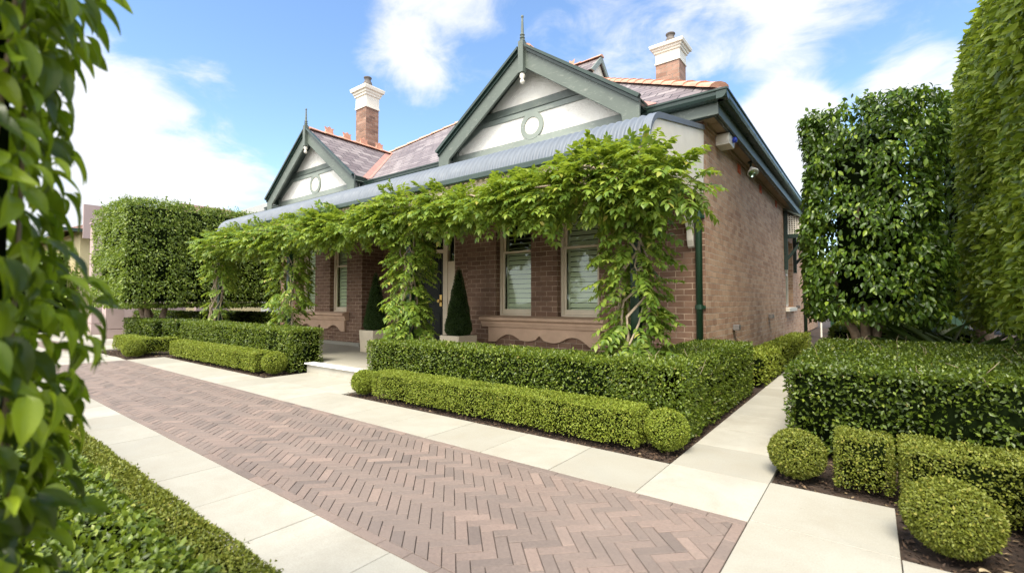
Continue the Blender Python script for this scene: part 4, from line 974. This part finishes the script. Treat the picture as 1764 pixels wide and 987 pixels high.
for (c, r, mat, sd_, lab, nn) in (((-1.335, 3.80, 0.168), 0.172, 'lf_box', 41, 'lone yellow-green box ball at the corner where the side path begins', 9000),
                               ((-5.27, 3.70, 0.160), 0.160, 'lf_box', 42, 'box ball tucked against the end of the border right of the front step', 8000),
                               ((-7.93, 3.80, 0.19), 0.19, 'lf_box', 43, 'box ball left of the front step, ending the long border', 8000),
                               ((-12.93, 3.12, 0.175), 0.215, 'lf_box', 44, 'flattened box ball in the far left bed corner', 7000),
                               ((-0.425, 3.78, 0.158), 0.168, 'lf_box_olive', 45, 'olive box ball right of the path, in front of the big hedge block', 11000),
                               ((0.285, 3.085, 0.172), 0.182, 'lf_box_olive', 46, 'largest olive box ball, nearest the camera at lower right', 15000)):
    finish(ball_mesh('box_ball', c, r, M[mat], sd_, nn, 0.017 if sd_ in (41, 45, 46) else 0.022, 0.93), lab, 'box ball', 'clipped box balls')

# topiary cones in stone planters
def cone_topiary(x0, y0, lab, seed):
    s = 0.48; cx, cy = x0+s/2, y0+s/2
    root = thing('potted_topiary', (cx, cy, 0.132), lab, 'topiary', 'potted cones flanking the door')
    mb = MB(); mb.sq(cx, cy, [(s/2-.02, s/2-.02, .134), (s/2, s/2, .57), (s/2, s/2, .60), (s/2-.05, s/2-.05, .60), (s/2-.06, s/2-.06, .55)]); mb.build('planter', M['potstone'], root, bevel=.008)
    rng = np.random.default_rng(seed); n = 15000
    h = 1.24; t = 1-np.sqrt(rng.random(n)); th = rng.random(n)*2*np.pi
    def rad(t): return 0.245*(np.minimum(1, (1-t)*1.02)**0.86)*np.minimum(1, 0.72+t*4)+.012
    r = rad(t)*(1-rng.exponential(.05, n)); P = np.stack([cx+r*np.cos(th), cy+r*np.sin(th), 0.60+h*t], 1)
    nr = unit(np.stack([np.cos(th), np.sin(th), np.full(n, .22)], 1)); P += nr*wob(P, 20, .012)[:, None]
    Nn, D = orient(rng, nr, .4, .9); Ls = .028*rng.uniform(.6, 1.2, n); V, F = leaf_arrays(P, D, Nn, Ls, Ls*.45, T4)
    U = 14; Q = []; Fq = []
    for i in range(8):
        tt = i/7.0; rr = float(rad(np.array([tt]))[0])*.84
        for j in range(U): Q.append((cx+rr*math.cos(2*math.pi*j/U), cy+rr*math.sin(2*math.pi*j/U), .58+h*.97*tt))
    for i in range(7):
        for j in range(U): Fq.append((i*U+j, i*U+(j+1) % U, (i+1)*U+(j+1) % U, (i+1)*U+j))
    np_mesh('foliage', [(V, F, 0), (np.array(Q), np.array(Fq), 1)], [M['lf_cone'], M['core']], parent=root)
    mb = MB(); mb.tube([(cx, cy, .5), (cx, cy, .7)], .03, 8); mb.build('trunk', M['bark'], root)
cone_topiary(-8.70, 5.95, 'dark cone topiary in a pale square planter left of the front door', 51)
cone_topiary(-6.18, 5.90, 'dark cone topiary in a pale planter right of the front door', 52)

# pleached fig block on the left
def block_tree(name, box, n, L, mat, label, cat, trunks, seed, depth=.25, droop=.6, rnd=.15, inset=.3, aspect=.5, group=None, core=True, wobble=.06, up=.35, tmpl=T6, sprigs=0, faces='xXyYZ', gap=1.1, spread=.8):
    rng = np.random.default_rng(seed); x0, x1, y0, y1, z0, z1 = box
    root = thing(name, ((trunks[0][0][0]), trunks[0][0][1], 0), label, cat, group)
    area = sum({'x': (y1-y0)*(z1-z0), 'X': (y1-y0)*(z1-z0), 'y': (x1-x0)*(z1-z0), 'Y': (x1-x0)*(z1-z0), 'Z': (x1-x0)*(y1-y0)}[q] for q in faces)
    P, nr = box_points(rng, box, n/area, rnd, faces=faces)
    nb_ = int((x1-x0)*(y1-y0)*n/area*.5); pb = rng.random((nb_, 3))*np.array([x1-x0, y1-y0, 0])+np.array([x0, y0, z0]); P = np.concatenate([P, pb]); nr = np.concatenate([nr, np.tile([[0, 0, -1.]], (nb_, 1))])
    m_ = len(P)
    P = P + nr*(wob(P, 2.6, wobble)+wob(P, 7.0, wobble*.6))[:, None] - nr*(np.minimum(rng.exponential(.4, m_), 2)*depth)[:, None] + rng.normal(0, L*.25, (m_, 3))
    # clumps: thin the leaves out where a noise field is low, so gaps of shade open up
    keep = rng.random(m_) < np.clip(.75+wob(P, 6.5, gap)+wob(P+3, 15, gap*.45), .08, 1)
    P, nr = P[keep], nr[keep]
    if sprigs:
        sx = rng.uniform(x0+.1, x1-.1, sprigs); sy = rng.uniform(y0+.1, y1-.1, sprigs)
        ex = []; en = []
        for a, b in zip(sx, sy):
            l = rng.uniform(.06, .30); k = int(l*45)+3; q = np.stack([a+rng.normal(0, .04, k), b+rng.normal(0, .04, k), z1-.05+rng.random(k)*l], 1); ex.append(q); en.append(np.tile([[0, 0, 1.]], (k, 1)))
        P = np.concatenate([P]+ex); nr = np.concatenate([nr]+en)
    m_ = len(P)
    Nn, D = orient(rng, nr, up, spread, .5, droop); Ls = L*rng.uniform(.6, 1.25, m_)
    V, F = leaf_arrays(P, D, Nn, Ls, Ls*aspect, tmpl); parts = [(V, F, 0)]
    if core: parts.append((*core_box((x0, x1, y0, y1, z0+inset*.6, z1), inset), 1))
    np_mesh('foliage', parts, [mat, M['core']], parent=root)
    for base, tips, r0 in trunks:
        mb = MB(); branchy(mb, base, tips, r0, rng); mb.build('trunk', M['bark'], root, smooth=True)
    return root
block_tree('pleached_fig', (-18.3, -15.0, 3.35, 10.2, 1.08, 3.92), 64000, .072, M['lf_pleach'], 'block-shaped clipped fig with bright top standing at the far left of the house', 'tree',
           [((-15.9, 4.2, 0), [(-15.9, 4.2, 1.0), (-15.6, 4.7, 1.7), (-16.3, 3.9, 1.8), (-15.8, 4.0, 1.9)], .11)], 61, depth=.10, rnd=.10, inset=.2, wobble=.035, sprigs=110, faces='XyZ', gap=.8)
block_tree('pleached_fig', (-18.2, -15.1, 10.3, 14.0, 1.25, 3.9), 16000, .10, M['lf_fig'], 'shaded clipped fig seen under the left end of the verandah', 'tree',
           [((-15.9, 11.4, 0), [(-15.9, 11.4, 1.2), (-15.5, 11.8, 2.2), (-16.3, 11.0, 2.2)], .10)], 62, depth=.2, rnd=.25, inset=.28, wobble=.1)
# tall figs on the right
block_tree('clipped_fig', (-0.80, 0.78, 8.1, 9.7, 0.92, 4.05), 34000, .088, M['lf_fig'], 'tall dark glossy clipped fig on several stems behind the hedge block', 'tree',
           [((-0.05, 8.9, 0), [(-0.55, 8.7, 1.9), (-0.1, 8.5, 2.6), (0.35, 9.1, 2.4), (0.0, 8.75, 3.5)], .085)], 63, depth=.30, rnd=.2, inset=.42, wobble=.11, sprigs=30, droop=.9)
block_tree('clipped_fig', (0.95, 2.6, 11.6, 14.5, 0.95, 5.15), 14000, .12, M['lf_fig'], 'shaded tall fig between the dark fig and the bright fig wall', 'tree',
           [((1.7, 12.6, 0), [(1.5, 12.4, 2), (2.0, 12.9, 2.4), (1.7, 12.2, 4)], .11)], 64, depth=.3, rnd=.3, inset=.4, wobble=.16, sprigs=14, droop=.9)
block_tree('fig_wall', (1.22, 2.9, 4.2, 11.2, 0.86, 5.25), 46000, .098, M['lf_wall'], 'towering bright green clipped fig wall at the right edge', 'tree',
           [((2.0, 7.3, 0), [(2.0, 7.3, .9), (1.7, 6.7, 2), (2.2, 7.9, 2.2), (1.9, 7.2, 3)], .12), ((2.0, 10.2, 0), [(2.0, 10.2, 1.1), (1.8, 9.9, 2.2), (2.2, 10.8, 2.4)], .10)], 65, depth=.12, rnd=.2, inset=.2, wobble=.10, droop=.6, sprigs=24, faces='xyZ', up=.5, gap=1.0, spread=2.4)

# strap-leaved tufts under the figs
def tuft(x, y, n, l, lab, seed, wide=.05, grp=None):
    rng = np.random.default_rng(seed); a = rng.random(n)*2*np.pi; tilt = rng.uniform(.25, 1.0, n)
    D = np.stack([np.cos(a)*tilt, np.sin(a)*tilt, np.full(n, 1.)], 1); Nn = np.stack([-np.cos(a), -np.sin(a), tilt], 1)
    P = np.tile([[x, y, 0.0]], (n, 1))+rng.normal(0, .04, (n, 3))*[1, 1, 0]; Ls = l*rng.uniform(.7, 1.2, n)
    V, F = leaf_arrays(P, D, Nn, Ls, wide*rng.uniform(.7, 1.2, n), TF)
    finish(np_mesh('strap_plant', [(V, F, 0)], [M['lf_tuft']], loc=(x, y, 0), smooth=True), lab, 'plant', grp)
tuft(0.55, 9.4, 16, 1.15, 'broad-leaved dark plant at the foot of the figs, behind the hedge block', 71, .22)
for i, (x, y) in enumerate(((0.85, 8.7), (1.1, 8.45), (1.0, 9.3), (1.3, 8.9))): tuft(x, y, 46, .95, 'grassy strap-leaved tuft under the bright fig wall', 72+i, .022, 'grassy tufts under the figs')

# garden things down the side passage
a = thing('hose_reel', (-1.55, 19.0, 1.0), 'teal hose reel on a post at the far end of the side passage', 'hose reel')
mb = MB(); mb.tube([(-1.35, 19.0, 0), (-1.35, 19.0, 1.5)], .03, 8); mb.build('post', M['creamwhite'], a)
mb = MB(); mb.tube([(-1.55, 18.9, 1.0), (-1.55, 19.15, 1.0)], [.2, .2], 18); mb.tube([(-1.55, 18.86, 1.0), (-1.55, 18.899, 1.0)], .24, 18); mb.build('reel', M['teal'], a)
mb = MB(); mb.box(-1.2, 2.5, 21.0, 21.1, 0, 1.9)
for i in range(19): mb.box(-1.2+i*.2, -1.2+i*.2+.03, 20.97, 20.999, 0, 1.9)
finish(mb.build('timber_fence', M['pipe'], loc=(0.6, 21, 0)), 'dark green paling fence closing the side passage', 'fence')

# wisteria --------------------------------------------------------------------
def pinnate(P, D, L, rng, pairs=6):
    """compound leaves -> leaflet arrays"""
    n = len(P); D = unit(D); side = unit(np.cross(D, np.tile([[0.05, 0.03, 1.]], (n, 1)))+rng.normal(0, .25, (n, 3))); upn = unit(np.cross(side, D)); upn[upn[:, 2] < 0] *= -1
    sag = rng.uniform(.05, .30, n)
    Ps, Ds, Ns, Ls = [], [], [], []
    for k in range(pairs):
        t = .22+.72*k/(pairs-1)
        base = P + D*(L*t)[:, None] - np.array([0, 0, 1.])*(L*sag*t*t)[:, None]
        ax = unit(D - np.array([0, 0, 2.])*(sag*t)[:, None])
        for s in (-1, 1):
            d = unit(ax*.5 + side*s*.9 - np.array([0, 0, .15]) + rng.normal(0, .13, (n, 3)))
            Ps.append(base); Ds.append(d); Ns.append(upn*1.0 + np.array([0, 0, .35]) + rng.normal(0, .22, (n, 3))); Ls.append(L*.34*(1-.35*abs(t-.5))*rng.uniform(.8, 1.15, n))
    t = 1.0; base = P + D*(L*.95)[:, None] - np.array([0, 0, 1.])*(L*sag*.9)[:, None]
    Ps.append(base); Ds.append(unit(D - np.array([0, 0, 2.])*sag[:, None])); Ns.append(upn); Ls.append(L*.30)
    Ls = np.concatenate(Ls)
    return leaf_arrays(np.concatenate(Ps), np.concatenate(Ds), np.concatenate(Ns), Ls, Ls*.50, T6)

def wisteria(px, lumps, column, label, seed, stems):
    """lumps: (x, y, z, rx, ry, rz, count); column: list of (z, radius, dx, count)"""
    rng = np.random.default_rng(seed)
    root = thing('wisteria', (px, 4.6, 0), label, 'climbing plant', 'wisterias trained on the verandah posts')
    Ps, Ds = [], []
    for (x, y, z, rx, ry, rz, c) in lumps:
        c = int(c*1.35)
        d = sphere_pts(rng, c); r = rng.uniform(.45, 1.0, (c, 1))**.6
        p = np.array([x, y, z]) + d*r*np.array([rx, ry, rz]); Ps.append(p)
        Ds.append(d*np.array([.8, .9, .55]) + np.array([0, -.45, -.10]) + rng.normal(0, .35, (c, 3)))
    for (z0, z1, r, dx, c) in column:
        c = int(c*1.4)
        th = rng.random(c)*2*np.pi; q = rng.uniform(.35, 1, c)*r
        p = np.stack([px+dx+q*np.cos(th), 4.66+q*np.sin(th)*.8, rng.uniform(z0, z1, c)], 1); Ps.append(p)
        Ds.append(np.stack([np.cos(th), np.sin(th), np.full(c, -.55)], 1)+rng.normal(0, .3, (c, 3)))
    P = np.concatenate(Ps); D = np.concatenate(Ds)
    keep = rng.random(len(P)) < np.clip(.8+wob(P, 5.0, .8), .2, 1); P, D = P[keep], D[keep]
    L = rng.uniform(.18, .32, len(P)); V, F = pinnate(P, D, L, rng)
    np_mesh('foliage', [(V, F, 0)], [M['lf_wist']], parent=root)
    mb = MB()
    for i in range(stems):
        ph = rng.random()*6.28; pts = []; top = rng.uniform(1.8, 2.6)
        for k in range(13):
            t = k/12; r = .10+.10*(1-t)*rng.uniform(.6, 1.3); a = ph+t*rng.uniform(3, 6)
            pts.append((px+r*math.cos(a)*(1.0 if k else 1.3), 4.66+r*math.sin(a), top*t))
        r0 = rng.uniform(.012, .028); mb.tube(pts, [r0*(1-.5*k/12) for k in range(13)], 7)
    mb.build('stem', M['barkpale'], root, smooth=True)
    mb = MB()
    xs = [l[0] for l in lumps]
    for i in range(3):
        pts = [(px, 4.66, 2.2+.1*i)] + [(px+(min(xs)-px)*t, 4.62+rng.normal(0, .05), 2.62+rng.normal(0, .07)) for t in (.25, .5, .75, 1.0)]; mb.tube(pts, [.022, .02, .016, .012, .008], 6)
        pts = [(px, 4.66, 2.2+.1*i)] + [(px+(max(xs)-px)*t, 4.62+rng.normal(0, .05), 2.62+rng.normal(0, .07)) for t in (.25, .5, .75, 1.0)]; mb.tube(pts, [.022, .02, .016, .012, .008], 6)
    mb.build('branch', M['barkpale'], root, smooth=True)

def run(x0, x1, zc, rz, per_m, rng, ry=.30, y=4.50):
    out = []; x = x0
    while x < x1:
        out.append((x, y+rng.normal(0, .04), zc+rng.normal(0, .05), .33, ry*rng.uniform(.85, 1.1), rz*rng.uniform(.7, 1.15), int(per_m*.28*rng.uniform(.75, 1.15)))); x += .28
    return out
rr = np.random.default_rng(5)
wisteria(-1.97, run(-3.75, -2.6, 2.50, .20, 350, rr) + [(-2.25, 4.42, 2.50, .38, .32, .28, 250), (-1.80, 4.42, 2.46, .30, .32, .30, 230), (-1.46, 4.45, 2.34, .18, .30, .24, 110), (-2.75, 4.38, 2.36, .2, .24, .22, 60)],
         [(1.75, 2.3, .20, .0, 65), (1.35, 1.8, .25, -.02, 75), (.95, 1.4, .15, .03, 36), (.55, 1.05, .22, .0, 60)], 'wisteria on the corner post nearest the downpipe, with the biggest leafy head', 81, 6)
wisteria(-5.60, run(-7.3, -3.75, 2.52, .20, 350, rr) + [(-5.55, 4.45, 2.62, .42, .3, .24, 90)], [(1.6, 2.45, .27, .08, 130), (1.1, 1.7, .22, .08, 105), (.45, 1.2, .21, .08, 110)], 'wisteria on the post by the front door, hanging as a leafy column', 82, 6)
wisteria(-9.28, run(-11.0, -7.3, 2.54, .19, 320, rr), [(1.7, 2.45, .33, .12, 125), (1.2, 1.75, .34, .12, 110), (.8, 1.25, .20, .1, 50), (.3, .7, .28, -.1, 36)], 'wisteria on the post left of the front step, near the left windows', 83, 6)
wisteria(-12.68, run(-12.7, -11.0, 2.56, .18, 300, rr) , [(1.9, 2.5, .34, .2, 110), (1.4, 1.95, .26, .2, 60), (.75, 1.3, .30, 0, 34)], 'wisteria on the leftmost verandah post with bare pale stems at its foot', 84, 9)

# foreground climber and bed
def near_climber():
    rng = np.random.default_rng(91)
    ax = v0*((-112-882)/804.0) + v2; c = Vector((0, 0, CAMH)) + ax*0.86
    root = thing('leafy_climber', (c.x, c.y, 0), 'lime green leafy climber close to the camera along the left edge', 'climbing plant')
    n = 2300; z = rng.uniform(.25, 2.3, n); th = rng.random(n)*2*np.pi; q = .185*rng.uniform(.62, 1.06, n)*(1+.10*np.sin(z*7)+.06*np.sin(z*17+1))
    P = np.stack([c.x+q*np.cos(th), c.y+q*np.sin(th), z], 1); nr = np.stack([np.cos(th), np.sin(th), np.zeros(n)], 1)
    D = nr*.75 + np.array([0, 0, -.8]) + rng.normal(0, .35, (n, 3)); Nn = nr + np.array([0, 0, .5]) + rng.normal(0, .3, (n, 3))
    L = rng.uniform(.035, .09, n); V, F = leaf_arrays(P, D, Nn, L, L*rng.uniform(.38, .52, n), TF)
    np_mesh('foliage', [(V, F, 0)], [M['lf_near']], parent=root, smooth=True)
    mb = MB(); mb.tube([(c.x, c.y, 0), (c.x+.01, c.y, 1.0), (c.x-.01, c.y, 2.2)], [.085, .09, .08], 10); mb.build('shade_core', M['core'], root)  # dark tube standing in for the shade inside the climber
    mb = MB()
    for i in range(7):
        a0 = i*.9; mb.tube([(c.x+.105*math.cos(a0+t*2.2), c.y+.105*math.sin(a0+t*2.2), 2.2*t) for t in np.linspace(0, 1, 12)], .004, 6)
    mb.build('stem', M['bark'], root, smooth=True)
near_climber()
hedge('clipped_hedge', [(-7.5, -1.75, -0.9, 0.655, 0.0, 0.30)], 6500, 0.036, M['lf_hedge'], 'glossy flat-topped hedge in the lower left corner beside the box edging', 'hedge', seed=29, tmpl=T6, wobble=.02, depth=.06, up=.7, spread=1.0)

# ================================================================== NEIGHBOURS AT THE LEFT
def pillar(x, y, hw, h, lab, grooves):
    root = thing('gate_pillar', (x, y, 0), lab, 'pillar', 'stucco pillars at the left')
    mb = MB(); z = 0
    for g in list(grooves)+[h]:
        mb.box(x-hw, x+hw, y-hw, y+hw, z+.012 if z else 0, g-.012 if g < h else g); 
        if g < h: mb.box(x-hw+.02, x+hw-.02, y-hw+.02, y+hw-.02, g-.0119, g+.0119)
        z = g
    mb.build('shaft', M['stucco'], root, bevel=.01)
    mb = MB(); mb.box(x-hw-.03, x+hw+.03, y-hw-.03, y+hw+.03, h+.001, h+.06); mb.build('cap', M['stucco'], root, bevel=.01)
pillar(-20.0, 4.25, .24, 1.2, 'short mauve stucco pillar beside the far left hedge', (.3,))
pillar(-22.9, 4.45, .26, 4.1, 'tall mauve stucco pillar rising in front of the neighbouring house', (.4, 1.2, 2.6))
mb = MB(); 
for a, b in ((4.9, 5.6), (6.0, 7.0), (7.35, 8.6)): mb.box(-22.3, -22.1, a, b, 0, 1.25)
finish(mb.build('garden_wall', M['stucco'], loc=(-22.2, 6.7, 0), bevel=.01), 'low mauve stucco wall panels seen under the block-shaped fig', 'wall')
nh = thing('neighbour_house', (-31, 10, 0), 'neighbouring cream house with a brown tiled roof behind the clipped fig', 'house')
mb = MB(); mb.box(-38, -27.2, 4.6, 18, 0, 4.3); mb.build('wall', M['nwall'], nh)
mb = MB(); a, b, c, d, z, zp = -38.6, -26.6, 4.0, 18.6, 4.25, 7.1
mb.add([(a, c, z), (b, c, z), (b, d, z), (a, d, z), ((a+b)/2, c+6, zp), ((a+b)/2, d-6, zp)], [(0, 1, 4), (1, 2, 5, 4), (2, 3, 5), (3, 0, 4, 5)]); rf = mb.build('roof', M['ntile'], nh)
mb = MB(); mb.box(b-.05, b+.1, c-.1, d, z-.08, z+.06); mb.box(a, b, c-.1, c+.05, z-.08, z+.06); mb.build('gutter', M['gutter'], nh)
mb = MB(); mb.box(-26.55, -26.4, 4.55, 5.3, 3.9, 5.35); mb.build('parapet', M['stucco'], nh)
mb = MB(); mb.prism([(-23.0, 10.6, 5.65), (-23.0, 13.5, 5.65), (-23.0, 13.5, 5.9), (-23.0, 10.6, 6.0)], (-3, 0, 0))
mb.box(-24, -23.2, 10.8, 13.3, 0, 5.649)
finish(mb.build('garden_shed', M['gsteel'], loc=(-24, 12, 0)), 'grey sheet roofed outbuilding peeping over the clipped fig', 'building')
block_tree('garden_shrub', (-31, -25.5, 1.8, 4.3, 0.1, 3.3), 7000, .16, M['lf_pleach'], 'loose green shrub beyond the gate pillars at the far left', 'shrub', [((-28, 3, 0), [(-28, 3, 1.2), (-27.5, 3.2, 2)], .08)], 67, depth=.4, rnd=.6, wobble=.3)
block_tree('garden_tree', (-0.5, 5.5, 24, 28, 0.6, 4.4), 8000, .2, M['lf_fig'], 'dark tree closing the view behind the figs', 'tree', [((2.3, 26, 0), [(2.3, 26, 1.2), (2, 26, 3)], .14)], 68, depth=.5, rnd=.6, wobble=.3)

# a few fallen leaves
for (x, y, a, lab) in ((0.36, 2.95, .5, 'fallen yellow leaf on the soil under the biggest box ball'), (0.47, 2.98, 2.2, 'curled brown leaf on the soil right of the biggest box ball'), (-12.2, 3.3, 1.0, 'dry leaf lying on the pale paving at the far left')):
    V, F = leaf_arrays(np.array([[x, y, (-.02 if x > 0 else .006)]]), np.array([[math.cos(a), math.sin(a), .15]]), np.array([[0, 0, 1.]]), .06, .03, TF)
    V[:, 2] += .02
    finish(np_mesh('fallen_leaf', [(V, F, 0)], [M['brass'] if False else M['twig']], loc=(x, y, 0), smooth=True), lab, 'leaf', 'fallen leaves')

rng = np.random.default_rng(99); beds = [(-5.6, -1.22, 3.51, 4.1), (-12.7, -7.6, 3.51, 4.1), (-15, -12.76, 2.88, 3.6), (-0.54, .10, 3.56, 4.4), (.10, 2.5, 2.89, 4.4), (-1.62, -1.22, 3.51, 7.0)]
Ps = np.concatenate([np.stack([rng.uniform(a, b, int((b-a)*(d-c)*1500)), rng.uniform(c, d, int((b-a)*(d-c)*1500)), rng.uniform(-.03, -.012, int((b-a)*(d-c)*1500))], 1) for a, b, c, d in beds])
D = rng.normal(0, 1, Ps.shape)*[1, 1, .25]; Nn = rng.normal(0, .5, Ps.shape)+[0, 0, 1.]
V, F = leaf_arrays(Ps, D, Nn, rng.uniform(.012, .045, len(Ps)), rng.uniform(.006, .018, len(Ps)), T4)
M['mulch'] = leaf_mat('bark_mulch', [(0, (0.018, 0.011, 0.007)), (0.6, (0.055, 0.032, 0.019)), (0.93, (0.11, 0.065, 0.036)), (1, (0.30, 0.22, 0.12))], 0.9, 0)
finish(np_mesh('mulch', [(V, F, 0)], [M['mulch']], loc=(0, 0, 0)), 'dark bark mulch and leaf litter on the soil of the garden beds', 'mulch', kind='stuff')
